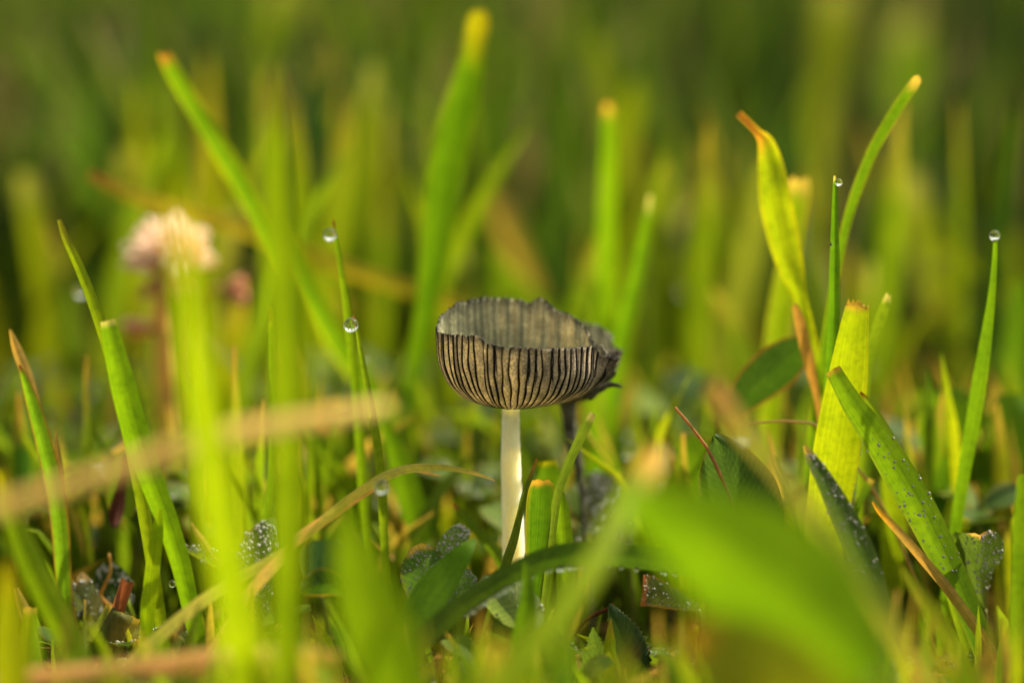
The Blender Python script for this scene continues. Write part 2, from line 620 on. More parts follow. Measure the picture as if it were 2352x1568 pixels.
def build_meadow():
    rs = random.Random(4)
    far = []
    for _ in range(9000):                                 # from the middle distance to where the field closes the view
        y = 150 + 2500 * rs.random() ** 1.5
        half = 0.18 * (y + 302) * 1.25 + 60
        x = rs.uniform(-half, half)
        clump = noise.noise(Vector((x * 0.012, y * 0.006, 2.0)))
        dens = noise.noise(Vector((x * 0.006, y * 0.004, 9.0)))
        if rs.random() < 0.15 - dens:
            continue
        right = min(1, max(0, (x / half + 0.1)))  # darkens the grass colour rightwards, shade put into the colour
        h = rs.uniform(38, 95) * (1 + 0.25 * clump) * (1.0 if y > 260 else 0.75)
        far.append((x, y, h, rs.uniform(1.6, 4.6), rs.gauss(0, 0.35), rs.uniform(0, 6.28), rs.gauss(0, 0.6),
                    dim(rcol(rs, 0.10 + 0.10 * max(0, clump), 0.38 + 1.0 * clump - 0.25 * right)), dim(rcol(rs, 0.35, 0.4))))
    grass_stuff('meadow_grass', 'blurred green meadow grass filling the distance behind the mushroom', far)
    mid = []
    for _ in range(3600):                                 # shorter grass just behind the sharp zone
        y = rs.uniform(14, 170)
        half = 0.18 * (y + 302) * 1.3 + 20
        x = rs.uniform(-half, half)
        py = 1230 - 420 * rs.random() ** 1.6 - 120 * max(0, (y - 60) / 110) * rs.random()
        if y < 30 and abs(x) < 14:
            py = max(py, 1180)
        zt = at_raw(1176, py, y).z + 5
        h = max(6.0, zt * 1.05)
        right = min(1, max(0, (x / half)))  # painted shade again: short grass gets darker colours to the right
        mid.append((x, y, h, rs.uniform(0.9, 2.6), rs.gauss(0, 0.45), rs.uniform(0, 6.28), rs.gauss(0, 0.7),
                    rcol(rs, 0.12, 0.36 - 0.15 * right), rcol(rs, 0.3, 0.45)))
    grass_stuff('short_grass', 'short soft-focus grass crowding the soil behind the mushroom stem', mid, seg=4)
    soft = []
    for _ in range(420):                                  # taller blades standing between the sharp zone and the far field
        y = 70 + 330 * rs.random() ** 1.2
        half = 0.18 * (y + 302) * 1.15 + 10
        x = rs.uniform(-half, half)
        right = min(1, max(0, (x / half)))  # tall blades too are coloured darker rightwards, in place of shade
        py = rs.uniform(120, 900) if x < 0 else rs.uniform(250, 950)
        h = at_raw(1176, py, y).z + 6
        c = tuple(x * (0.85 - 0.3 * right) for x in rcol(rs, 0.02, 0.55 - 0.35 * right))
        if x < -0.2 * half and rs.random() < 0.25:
            c = lerp3(c, YEL, 0.5)  # yellow put into left-hand blade colours for a sunlit glow
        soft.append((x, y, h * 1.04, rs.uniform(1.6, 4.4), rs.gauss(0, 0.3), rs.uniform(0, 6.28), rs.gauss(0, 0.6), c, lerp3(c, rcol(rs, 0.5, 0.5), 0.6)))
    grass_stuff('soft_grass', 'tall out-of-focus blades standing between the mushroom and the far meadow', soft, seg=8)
    low = []
    for _ in range(1300):                                  # cut stubs and seedlings in front of and around the stem
        y = rs.uniform(-70, 16)
        half = 0.18 * (y + 302) * 1.2 + 12
        x = rs.uniform(-half, half)
        zt = at_raw(1176, 1360 + 260 * rs.random(), y).z + 5
        if zt < 1.5:
            zt = rs.uniform(1.5, 4.0)
        low.append((x, y, zt + 1.0, rs.uniform(0.6, 1.8), rs.gauss(0, 0.6), rs.uniform(0, 6.28), rs.gauss(0, 0.8),
                    rcol(rs, 0.08, 0.4), rcol(rs, 0.25, 0.45)))
    grass_stuff('grass_stubble', 'low tangled grass stubble at the foot of the mushroom', low, seg=4)
    # dead flakes on the soil
    Vs, Fs, Cs, Us = [], [], [], []
    for k in range(2600):
        y = rs.uniform(-90, 330)
        half = 0.18 * (y + 302) * 1.25 + 20
        x = rs.uniform(-half, half)
        z = ground_z(x, y) + rs.uniform(0.1, 1.6)
        l, w, a = rs.uniform(1.5, 9), rs.uniform(0.5, 1.8), rs.uniform(0, 6.28)
        c = lerp3(lerp3(BROWN, STRAW, rs.random() ** 2), (0.03, 0.02, 0.012), rs.random() * 0.8)
        b = len(Vs)
        for f, s_ in ((-1, 0.3), (-0.3, 1), (0.4, 0.9), (1, 0.2)):
            for u in (-1, 1):
                Vs.append((x + math.cos(a) * f * l / 2 - math.sin(a) * u * s_ * w / 2, y + math.sin(a) * f * l / 2 + math.cos(a) * u * s_ * w / 2,
                           z + rs.uniform(-0.3, 0.9)))
                Cs.append(c); Us.append((u * w / 2, f * l))
        for i in range(3):
            Fs.append((b + i * 2, b + i * 2 + 1, b + i * 2 + 3, b + i * 2 + 2))
    o = make('leaf_litter', np.array(Vs), Fs, M_STRAW, cols=Cs, uvs=Us)
    tag(o, 'brown scraps of dead grass lying on the dark soil', 'leaf litter', kind='stuff')


build_meadow()


def build_shade_shrub():
    """a leafy bush added out of view, only to shade the right of the meadow"""
    rs = random.Random(77)
    c = Vector((690, 700, 0))
    root = empty('shade_shrub', c)
    tag(root, 'unseen leafy bush added to shade the far right of the meadow', 'shade_shrub')
    for k in range(7):
        a = k * 0.9
        e = c + Vector((math.cos(a) * rs.uniform(80, 200), math.sin(a) * rs.uniform(80, 200), rs.uniform(380, 620)))
        L = spline([c + Vector((math.cos(a) * 12, math.sin(a) * 12, -20)), c.lerp(e, 0.5) + Vector((0, 0, 60)), e], 12)
        V, F = tube(L, [9 - 0.6 * i for i in range(12)], 7)
        make('branch', V, F, M_BARK, parent=root, origin=c)
    Vs, Fs, Cs, Us = [], [], [], []
    for k in range(7500):
        d = Vector((rs.gauss(0, 1), rs.gauss(0, 1), rs.gauss(0, 1))).normalized() * (rs.random() ** 0.45)
        p = c + Vector((d.x * 390, d.y * 390, 370 + d.z * 360))
        if noise.noise(p * 0.008) < -0.22 or p.z < 5:
            continue
        n1 = Vector((rs.gauss(0, 1), rs.gauss(0, 1), rs.gauss(0, 1))).normalized()
        n2 = n1.orthogonal().normalized()
        l, w = rs.uniform(22, 40), rs.uniform(10, 17)
        b = len(Vs)
        for f, ww, dz in ((0, 0.1, 0), (0.3, 1, 2), (0.65, 0.85, 2), (1, 0.06, -2)):
            for u in (-1, 1):
                Vs.append(p + n1 * (f * l) + n2 * (u * ww * w / 2) + Vector((0, 0, dz)))
                Cs.append(lerp3(DEEP, MID, rs.random() * 0.6)); Us.append((u * w / 2, f * l))
        for i in range(3):
            Fs.append((b + 2 * i, b + 2 * i + 1, b + 2 * i + 3, b + 2 * i + 2))
    make('crown', Vs, Fs, M_LEAF, parent=root, origin=c, cols=Cs, uvs=Us, kind='stuff')


M_BARK = plain_material('bark', (0.03, 0.02, 0.012), (0.09, 0.065, 0.04), 60, 0.9, 0.8, 0.002)
build_shade_shrub()


# ================================================================== the mushroom
PROFILE = [(0.0, 0.0), (0.12, 0.012), (0.30, 0.05), (0.51, 0.108), (0.66, 0.175), (0.79, 0.277), (0.87, 0.37), (0.925, 0.48),
           (0.965, 0.59), (0.985, 0.70), (0.995, 0.84), (1.0, 1.0)]


def prof(s):
    """s 0..1 along the wall -> (radius, height), both 0..1"""
    x = s * (len(PROFILE) - 1)
    i = min(int(x), len(PROFILE) - 2)
    t = x - i
    p = PROFILE
    a, b, c, d = p[max(i - 1, 0)], p[i], p[i + 1], p[min(i + 2, len(p) - 1)]
    def cr(k):
        return 0.5 * (2 * b[k] + (c[k] - a[k]) * t + (2 * a[k] - 5 * b[k] + 4 * c[k] - d[k]) * t * t + (3 * b[k] - a[k] - 3 * c[k] + d[k]) * t ** 3)
    return max(0.0, cr(0)), max(0.0, cr(1))


def build_cap(root, og, centre, rx, ry, hfun, ngill, mat, outc, inc, rimc, seed, flare=None, gillw=(0.10, 0.24), short=0.35, stain=None):
    """a cup-shaped cap: pleated shell, each dark gill a piece of its own on the outside"""
    rs = random.Random(seed)
    th = [2 * math.pi * (k + rs.uniform(-0.26, 0.26)) / ngill for k in range(ngill)]
    ph = [rs.uniform(0, 100) for _ in range(ngill)]
    NS, SUB = 30, 5
    r0 = 0.10

    def wob(k, s):
        return (2 * math.pi / ngill) * 0.33 * noise.noise(Vector((ph[k % ngill], s * 3.2, 1.0))) * min(1, s * 2)

    def angle(k, s):
        return th[k % ngill] + (2 * math.pi if k >= ngill else 0) + wob(k, s)

    def pt(a, s, off):
        r, h = prof(r0 + (1 - r0) * s)
        r2, h2 = prof(min(1, r0 + (1 - r0) * s + 0.02))
        r1, h1 = prof(max(0, r0 + (1 - r0) * s - 0.02))
        nr, nh = (h2 - h1), -(r2 - r1)
        ln = math.hypot(nr, nh) or 1
        nr, nh = nr / ln, nh / ln
        H = hfun(a)
        fl = flare(a, s) if flare else 0.0
        rr = 1 + fl
        wave = 0.012 * math.sin(a * 5 + seed) * s
        q = Vector((centre.x + (rx * (r * rr + wave) + off * nr) * math.sin(a), centre.y - (ry * (r * rr + wave) + off * nr) * math.cos(a),
                    centre.z + H * h + off * nh))
        return q
    # angle 0 faces the camera, +90 deg is to the right
    V, F, C = [], [], []
    cols_ = ngill * SUB
    rimj = [rs.uniform(-1, 1) for _ in range(cols_)]
    tone = [rs.uniform(0.75, 1.2) for _ in range(ngill)]
    for side in (0, 1):
        for i in range(NS + 1):
            s = i / NS
            for k in range(ngill):
                for m in range(SUB):
                    u = m / SUB
                    a = angle(k, s) * (1 - u) + angle(k + 1, s) * u
                    sp = 2 * math.pi / ngill * rx
                    bul = 0.16 * sp * math.sin(math.pi * u) * min(1, s * 3)
                    ci = k * SUB + m
                    ss = s
                    if i >= NS - 1:
                        ss = s + 0.02 * rimj[ci] + 0.03 * (noise.noise(Vector((a * 7, seed, 0))))
                    if side == 0:
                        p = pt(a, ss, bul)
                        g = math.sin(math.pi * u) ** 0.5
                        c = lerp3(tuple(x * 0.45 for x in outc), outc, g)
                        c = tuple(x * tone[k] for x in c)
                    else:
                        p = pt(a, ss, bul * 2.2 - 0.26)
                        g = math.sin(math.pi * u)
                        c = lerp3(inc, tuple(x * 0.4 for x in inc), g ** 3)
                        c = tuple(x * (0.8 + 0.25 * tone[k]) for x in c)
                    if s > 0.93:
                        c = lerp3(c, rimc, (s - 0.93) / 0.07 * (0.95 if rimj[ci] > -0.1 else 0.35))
                    if stain:
                        c = lerp3(c, rimc, min(1, stain(a, s)))
                    V.append(p); C.append(c)
    lay = (NS + 1) * cols_
    for side in (0, 1):
        for i in range(NS):
            for j in range(cols_):
                a = side * lay + i * cols_ + j
                b = side * lay + i * cols_ + (j + 1) % cols_
                q = (a, b, b + cols_, a + cols_)
                F.append(q if side == 0 else q[::-1])
    for i in (0, NS):
        for j in range(cols_):
            a, b = i * cols_ + j, i * cols_ + (j + 1) % cols_
            q = (a, a + lay, b + lay, b)
            F.append(q if i == 0 else q[::-1])
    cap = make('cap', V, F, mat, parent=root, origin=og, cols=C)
    # gills
    def gill(k, s0, s1, w0, hgt, off_a=0.0):
        Vg, Fg = [], []
        n = 22
        for i in range(n + 1):
            f = i / n
            s = s0 + (s1 - s0) * f
            a = angle(k, s) + off_a * (0.3 + 0.7 * (1 - f)) + 0.10 * (2 * math.pi / ngill) * noise.noise(Vector((f * 6, ph[k], 4)))
            w = w0 * (0.55 + 0.45 * math.sin(math.pi * min(1, f * 0.9 + 0.12)) + 0.35 * noise.noise(Vector((f * 5, ph[k], 9))))
            w *= min(1, 0.25 + s * 1.5)
            if s0 > 0.05:
                w *= min(1, f * 4 + 0.1)
            da = w / (rx * max(0.25, prof(r0 + (1 - r0) * s)[0])) / 2
            lift = hgt * min(1, 0.4 + f)
            Vg += [pt(a - da, s, -0.05), pt(a - da * 0.7, s, lift), pt(a + da * 0.7, s, lift), pt(a + da, s, -0.05)]
        for i in range(n):
            for j in range(3):
                b = i * 4 + j
                Fg.append((b, b + 1, b + 5, b + 4))
        Fg.append((n * 4, n * 4 + 1, n * 4 + 2, n * 4 + 3))
        make('gill', Vg, Fg, M_GILL, parent=cap, origin=og)
    for k in range(ngill):
        gill(k, 0.0, rs.uniform(0.985, 1.012), rs.uniform(*gillw), rs.uniform(0.10, 0.2))
        if rs.random() < short:
            gill(k, rs.uniform(0.35, 0.75), 1.0, rs.uniform(gillw[0] * 0.6, gillw[0] * 1.2), 0.13, (2 * math.pi / ngill) * rs.uniform(0.3, 0.6))
    return cap, pt


def interp_ang(tab):
    tab = [(math.radians(a), v) for a, v in tab]
    def f(a):
        a = a % (2 * math.pi)
        t = tab + [(tab[0][0] + 2 * math.pi, tab[0][1])]
        if a < t[0][0]:
            a += 2 * math.pi
        for (a0, v0), (a1, v1) in zip(t, t[1:]):
            if a0 <= a <= a1:
                x = (a - a0) / (a1 - a0)
                x = x * x * (3 - 2 * x)
                return v0 * (1 - x) + v1 * x
        return tab[0][1]
    return f


def build_mushroom():
    base = at(1180, 1470, 0.0)
    base = Vector((base.x, base.y, ground_z(base.x, base.y)))
    root = empty('mushroom', base)
    tag(root, 'small ink-cap mushroom with black-ribbed cup on a pale cream stem', 'mushroom')
    top = at(1175, 930, 0.0)
    # stem
    L = spline([at(1174, 925, 0), at(1173, 1000, 0), at(1174, 1100, 0), at(1179, 1250, 0), at(1180, 1400, 0), base - Vector((0, 0, 3))], 90)
    wpx = [40, 43, 47, 51, 52, 60]
    rad = []
    for i in range(90):
        f = i / 89 * 5
        j = min(4, int(f))
        rad.append((wpx[j] + (wpx[j + 1] - wpx[j]) * (f - j)) / 2 * KPX)
    rs = random.Random(3)
    V, F = tube(L, rad, 28)
    n = len(L)
    for i in range(n):
        for j in range(28):
            q = V[i * 28 + j]
            d = (q - L[i])
            V[i * 28 + j] = q + d * (0.05 * noise.noise(q * 2.2) + 0.035 * noise.noise(q * 7))
    st = make('stem', V, F, M_STEM, parent=root, origin=base)
    # woolly fibrils on the stem
    Vh, Fh = [], []
    for _ in range(2600):
        i = rs.randrange(2, n - 12); a = rs.uniform(0, 6.283)
        d = Vector((math.cos(a), math.sin(a), 0))
        p = L[i].lerp(L[i + 1], rs.random()) + d * rad[i] * 0.95
        e = p + d * rs.uniform(0.08, 0.26) + Vector((0, 0, rs.uniform(-0.18, 0.18)))
        t = Vector((-d.y, d.x, rs.uniform(-1, 1))) * rs.uniform(0.02, 0.05)
        b = len(Vh)
        Vh += [p - t, p + t, e]
        Fh.append((b, b + 1, b + 2))
    make('stem_fuzz', Vh, Fh, M_STEM, parent=st, origin=base, kind='stuff')
    # cup
    hf = interp_ang([(0, 7.95), (25, 7.75), (50, 7.5), (68, 7.3), (80, 6.1), (93, 5.3), (106, 6.6), (117, 8.3), (128, 9.2), (142, 9.6), (158, 10.9), (165, 10.5), (180, 10.9), (200, 11.0),
                     (225, 10.7), (250, 9.9), (270, 8.9), (285, 8.55), (305, 8.7), (322, 8.95), (333, 8.95), (343, 8.3), (352, 7.95)])
    def lip(a):
        d = (a % (2 * math.pi)) - math.radians(92)
        return math.exp(-(d / math.radians(15)) ** 2)
    rip = lambda a, s: (0.30 + 0.05 * math.sin(a * 46) + 0.04 * math.sin(a * 91)) * lip(a) * s ** 2.4 + 0.11 * max(0, math.cos(a - math.radians(80))) * s * s + 0.9 * max(0, math.sin(a)) * s * max(0.0, 1 - s) ** 1.6
    c = Vector((top.x, top.y, top.z - 0.35))
    build_cap(root, base, c, 7.95, 7.9, hf, 62, M_CAP, (0.62, 0.53, 0.40), (0.66, 0.70, 0.50), (0.012, 0.01, 0.008), 21, flare=rip, gillw=(0.16, 0.36),
              stain=lambda a, s: 0.85 * lip(a) * s ** 1.5)          # the torn lip has inked black
    return base


build_mushroom()


def build_withered():
    Y = 12.5
    b0 = at(1440, 1330, Y - 1)
    base = Vector((b0.x, b0.y, ground_z(b0.x, b0.y)))
    root = empty('withered_mushroom', base)
    tag(root, 'withered dark mushroom with torn cap on a thin blackened stem behind the cup', 'mushroom')
    pts = [at(1306, 915, Y), at(1306, 945, Y), at(1312, 1000, Y), at(1326, 1060, Y), at(1334, 1110, Y), at(1342, 1200, Y), at(1350, 1300, Y)]
    w = [42, 34, 30, 24, 15, 12, 13, 15]
    pts.append(Vector((pts[-1].x + 0.5, pts[-1].y, -3)))
    L = spline(pts, 60)
    rad = []
    for i in range(60):
        f = i / 59 * 7
        j = min(6, int(f))
        rad.append((w[j] + (w[j + 1] - w[j]) * (f - j)) / 2 * mpp(Y))
    V, F = tube(L, rad, 14, rough=0.22, seed=4)
    make('stem', V, F, M_STEMD, parent=root, origin=base)
    c = at(1300, 928, Y)
    hf = interp_ang([(0, 6.8), (60, 6.6), (90, 6.2), (110, 6.9), (125, 7.5), (140, 8.5), (180, 8.6), (270, 7.8)])
    fl = lambda a, s: (0.10 * math.sin(a * 9 + 1) + 0.18 * max(0, math.cos(a - math.radians(85)))) * s * s
    build_cap(root, base, c, 4.9, 4.7, hf, 34, M_CAPD, (0.34, 0.29, 0.21), (0.55, 0.57, 0.40), (0.016, 0.013, 0.01), 8, flare=fl,
              gillw=(0.18, 0.36), short=0.1)
    # torn, curled strips at the right-hand edge
    for pl, ws, y0, y1 in (([(1345, 905), (1372, 875), (1395, 852), (1408, 842), (1414, 832)], [30, 30, 24, 22, 12], 5, 3),
                           ([(1352, 915), (1380, 893), (1400, 884), (1416, 884), (1428, 889)], [24, 24, 20, 14, 6], 6, 4),
                           ([(1340, 890), (1380, 850), (1398, 830), (1412, 822)], [26, 26, 24, 14], 10, 9),
                           ([(1376, 880), (1398, 868), (1410, 858), (1412, 850)], [20, 22, 18, 8], 8, 6)):
        m = len(pl)
        P = [at(px, py, y0 + (y1 - y0) * i / (m - 1)) for i, (px, py) in enumerate(pl)]
        L = spline(P, 20)
        rad = []
        for i in range(20):
            f = i / 19 * (m - 1)
            j = min(m - 2, int(f))
            rad.append((ws[j] + (ws[j + 1] - ws[j]) * (f - j)) / 2 * mpp(y0) * 0.62)
        V, F = tube(L, rad, 10, rough=0.5, seed=m + y0)
        make('torn_flap', V, F, M_STEMD, parent=root, origin=base)


build_withered()


# ================================================================== grass blades one can tell apart
SL = S(LIME, fold=0.25)
SG = S(GREEN, fold=0.3)
SM = S(MID, fold=0.3)
SD = S(DARK, fold=0.3)
ST = S(STRAW, fold=0.35)
SP = S(PALE, fold=0.2)

# --- left part
blade('grass_shoot', [(376, 126, 26), (395, 165, 34), (440, 240, 38), (520, 370, 46), (600, 500, 52), (690, 640, 56), (765, 770, 58), (850, 900, 56), (915, 1040, 50)], (26, 34), SG,
      'long leaning green blade with brown clipped tip, behind the tall lime blade', tip=BROWN, tiplen=2.2, cut=0.5, edge=YEL, edgew=0.06, yaw=0.3)
blade('grass_shoot', [(622, 165, 30), (632, 260, 62), (640, 400, 78), (655, 600, 84), (664, 800, 80), (668, 1000, 76), (668, 1200, 72), (662, 1450, 70)], (-54, -48), SL,
      'tall broad lime blade standing upright before the leaning clipped blade', tip=OLIVE, tiplen=6, yaw=-0.25)
blade('grass_shoot', [(404, 440, 10), (414, 520, 28), (432, 650, 54), (454, 820, 74), (474, 980, 80), (500, 1150, 90), (526, 1300, 98), (555, 1470, 96)], (-68, -56), S((0.27, 0.36, 0.005), fold=0.2),
      'broad yellow-lime blade covering part of the pink clover flower', tip=YEL, tiplen=9, yaw=0.2)
blade('arching_shoot', [(204, 400, 20), (260, 428, 26), (340, 462, 32), (440, 492, 36), (540, 520, 34), (660, 566, 32), (780, 612, 34), (960, 672, 34)], (34, 44), S((0.38, 0.30, 0.02), fold=0.3),
      'yellowing grass stalk arching over the clover flower with brown tip', cat='grass stalk', tip=BROWN, tiplen=7, droop=0.05)
blade('grass_shoot', [(136, 505, 10), (150, 545, 18), (180, 610, 22), (214, 695, 26), (250, 800, 30), (275, 900, 32)], (-8, -6), S((0.20, 0.27, 0.008), fold=0.3),
      'slim pale blade leaning over the blurred dew disc beside the flower', tip=OLIVE, tiplen=4)
blade('grass_shoot', [(246, 735, 34), (258, 790, 44), (280, 880, 58), (306, 980, 62), (338, 1080, 58), (380, 1190, 52), (415, 1300, 46), (440, 1410, 40)], (-12, -14), S((0.17, 0.30, 0.006), fold=0.3),
      'wide fresh green blade with flat pale cut top left of the flower stalk', tip=PALE, tiplen=0.8, cut=0.15, yaw=0.2)
blade('grass_shoot', [(44, 838, 5), (58, 880, 20), (80, 950, 34), (104, 1040, 40), (124, 1130, 42), (136, 1220, 42), (143, 1330, 38)], (1, 0), S((0.15, 0.28, 0.012), fold=0.45),
      'sharp folded green blade with red tip and brown margin', tip=REDB, tiplen=1.0, edge=BROWN, edgew=0.07, yaw=0.35, dew=dict(count=40, rmin=0.03, rmax=0.09, lo=0.45, hi=0.75, edge_only=True))
blade('dry_shoot', [(24, 758, 6), (38, 800, 22), (58, 850, 26), (76, 900, 20), (96, 980, 14), (112, 1060, 12)], (4, 4), ST,
      'split dry tan blade tip rising behind the red-tipped blade', cat='dry grass', cut=1.2, mat=M_STRAW)
blade('dry_shoot', [(128, 988, 3), (132, 1030, 10), (138, 1080, 14), (146, 1180, 16), (156, 1320, 16)], (3, 2), S((0.36, 0.24, 0.05), base=MID, fold=0.3),
      'thin withered tan sheath hugging the red-tipped blade', cat='dry grass', mat=M_STRAW)
blade('grass_shoot', [(766, 506, 5), (772, 545, 8), (782, 610, 12), (796, 700, 16), (806, 790, 20), (818, 900, 22), (826, 1010, 22)], (9, 10), S((0.17, 0.27, 0.006), fold=0.3),
      'needle-thin blade with a dewdrop just below its reddish tip', tip=REDB, tiplen=1.2, key='drop1')
blade('grass_shoot', [(812, 724, 5), (820, 760, 9), (832, 830, 13), (848, 920, 18), (864, 1010, 20), (876, 1120, 22), (882, 1250, 20)], (0, -1), S((0.16, 0.23, 0.008), fold=0.5),
      'thin ribbed blade with a large dewdrop at its tip', tip=BROWN, tiplen=1.0, yaw=0.2, key='drop2')
blade('grass_shoot', [(624, 706, 7), (625, 750, 15), (627, 850, 18), (630, 980, 20), (626, 1080, 20), (615, 1180, 18)], (4, 5), S((0.13, 0.23, 0.008), fold=0.3),
      'narrow upright blade with yellow tip over brown ring beside the lime blade', tip=YEL, tiplen=2.4)
blade('straw', [(900, 926, 26), (840, 936, 42), (760, 950, 46), (660, 966, 48), (560, 982, 54), (470, 1005, 66), (380, 1034, 58), (280, 1068, 48), (150, 1110, 46), (0, 1158, 52), (-160, 1215, 50)], (-50, -58), S((0.72, 0.50, 0.14), fold=0.3),
      'long pale straw lying slantwise across the green blades', cat='straw', mat=M_STRAW, droop=0.03, face=Vector((0, -0.75, 0.65)))
blade('straw', [(780, 1508, 30), (700, 1506, 52), (600, 1504, 56), (480, 1512, 58), (330, 1530, 56), (160, 1546, 54), (0, 1560, 54), (-160, 1580, 50)], (-40, -42), S((0.66, 0.36, 0.12), fold=0.3),
      'reddish-brown straw lying low on the stubble', cat='straw', mat=M_STRAW, tip=ORANGE, tiplen=5, droop=0.05, face=Vector((0, -0.75, 0.65)))
blade('grass_shoot', [(0, 1080, 26), (30, 1190, 46), (80, 1310, 62), (140, 1430, 66), (205, 1580, 66)], (-30, -30), S((0.17, 0.26, 0.006), fold=0.25),
      'soft green blade crossing below the left end of the long straw', tip=YEL, tiplen=5)
blade('grass_shoot', [(366, 1170, 14), (360, 1230, 30), (350, 1310, 34), (340, 1400, 34), (335, 1470, 30)], (-14, -14), SL,
      'short lime blade standing between the cut stalk stub and the wide green blade')
blade('grass_shoot', [(70, 1395, 30), (68, 1450, 36), (64, 1520, 40), (60, 1600, 40)], (-16, -16), S((0.21, 0.28, 0.006), fold=0.2),
      'squat clipped blade stub beside a pale dry shred', cut=0.2, tip=STRAW, tiplen=0.8)
blade('dry_shoot', [(38, 1350, 10), (52, 1390, 26), (70, 1440, 28), (84, 1500, 22)], (-13, -14), ST,
      'pale dry shred leaning on the squat clipped blade stub', cat='dry grass', mat=M_STRAW, cut=0.6)
blade('grass_shoot', [(14, 1290, 14), (22, 1380, 60), (24, 1470, 80), (28, 1590, 80)], (-44, -44), S((0.30, 0.33, 0.006), fold=0.2),
      'hazy yellow-lime blade stub leaning past the pale dry shred', tip=YEL, tiplen=4)
# --- arching straw in the middle
blade('arching_shoot', [(1136, 1101, 8), (1105, 1088, 15), (1060, 1076, 19), (1000, 1069, 24), (935, 1073, 28), (880, 1092, 28), (820, 1130, 24), (760, 1175, 24), (690, 1235, 26), (600, 1295, 30), (500, 1350, 34), (420, 1410, 36)], (-2, -22), S((0.50, 0.46, 0.06), fold=0.4),
      'thin yellow-green stalk arching over with its golden tip near the cream stem', cat='grass stalk', tip=(0.9, 0.62, 0.14), tiplen=6, base=(0.42, 0.40, 0.07), droop=0.06, face=Vector((0, -0.6, 0.8)))
blade('dry_shoot', [(1012, 1091, 4), (990, 1086, 12), (960, 1078, 15), (925, 1075, 14), (890, 1088, 12)], (-1, -4), S((0.9, 0.62, 0.14), fold=0.3),
      'short golden bract forking from the arching stalk', cat='dry grass', mat=M_STRAW, ext=False, face=Vector((0, -0.6, 0.8)))
blade('dry_shoot', [(860, 1122, 10), (810, 1150, 18), (760, 1184, 22), (700, 1226, 26), (660, 1262, 26), (600, 1330, 26)], (-11, -20), S((0.8, 0.47, 0.10), fold=0.3),
      'orange-tan dry sheath under the arching stalk', cat='dry grass', mat=M_STRAW)
# --- centre
blade('grass_shoot', [(1102, 26, 36), (1098, 60, 52), (1090, 110, 50), (1076, 180, 66), (1048, 290, 82), (1025, 400, 88), (1008, 510, 78), (996, 610, 66), (980, 710, 52), (955, 830, 42), (930, 960, 40)], (30, 32), S((0.115, 0.235, 0.005), fold=0.25),
      'tall broad green blade with yellow shoulder and ragged tan tip above the mushroom', tip=YEL, tiplen=7, cut=0.3, yaw=-0.25, edge=(0.25, 0.25, 0.01), edgew=0.1)
blade('grass_shoot', [(1396, 240, 14), (1396, 275, 26), (1396, 400, 40), (1392, 540, 46), (1388, 680, 50), (1380, 800, 50), (1372, 950, 48)], (38, 42), S((0.16, 0.28, 0.005), fold=0.3),
      'upright green blade with orange-tipped end right of the mushroom', tip=ORANGE, tiplen=2.0, yaw=0.3)
blade('grass_shoot', [(1494, 448, 8), (1486, 500, 16), (1470, 590, 26), (1446, 690, 32), (1422, 800, 38), (1400, 910, 42), (1382, 1020, 42)], (26, 30), S((0.12, 0.235, 0.005), fold=0.3),
      'slanting green blade crossing behind the torn dark cap', tip=PALE, tiplen=2.5)
blade('grass_shoot', [(1374, 88, 26), (1386, 160, 40), (1402, 240, 44), (1424, 340, 50), (1442, 470, 60), (1452, 620, 60)], (95, 95), S((0.15, 0.20, 0.006), fold=0.2),
      'out-of-focus blade leaning left above the orange-tipped upright blade')
blade('grass_shoot', [(1462, 186, 24), (1456, 230, 42), (1444, 320, 46), (1436, 420, 56), (1440, 520, 62)], (80, 80), S((0.17, 0.22, 0.006), fold=0.2),
      'out-of-focus blade leaning right behind the orange-tipped upright blade')
blade('grass_shoot', [(1362, 948, 16), (1350, 972, 22), (1325, 1022, 22), (1298, 1085, 20), (1280, 1140, 20), (1268, 1220, 20)], (-7, -8), S((0.16, 0.23, 0.02), fold=0.4),
      'slender clipped blade crossing in front of the withered black stem', tip=PALE, tiplen=1.2, cut=0.3)
blade('grass_shoot', [(1233, 1052, 4), (1222, 1085, 9), (1206, 1130, 13), (1192, 1190, 16), (1180, 1240, 20), (1160, 1300, 24), (1140, 1370, 26)], (-5, -9), S((0.11, 0.16, 0.012), fold=0.5),
      'thin dark blade with rusty tip leaning across the cream stem', tip=(0.35, 0.17, 0.03), tiplen=2.4, base=DARK)
blade('grass_shoot', [(1240, 1100, 40), (1242, 1130, 66), (1240, 1180, 74), (1236, 1240, 66), (1232, 1300, 54), (1226, 1380, 44)], (-7, -8), S((0.085, 0.18, 0.006), fold=0.35),
      'short wide blade with yellow-brown right margin beside the cream stem', tip=ORANGE, tiplen=1.0, cut=0.25, edge=(0.45, 0.28, 0.03), edgew=0.14, yaw=0.3)
blade('grass_shoot', [(1256, 1058, 44), (1258, 1090, 56), (1256, 1150, 54), (1250, 1250, 46)], (6, 6), S((0.12, 0.22, 0.006), fold=0.2),
      'square-topped blade stub peeking behind the yellow-margined blade', tip=YEL, tiplen=0.8, cut=0.1)
blade('grass_shoot', [(1284, 1110, 6), (1290, 1160, 30), (1294, 1220, 40), (1298, 1290, 44), (1300, 1400, 40)], (-3, -3), S((0.15, 0.25, 0.008), fold=0.45),
      'creased green blade with brown midline right of the cream stem', tip=BROWN, tiplen=1.0)
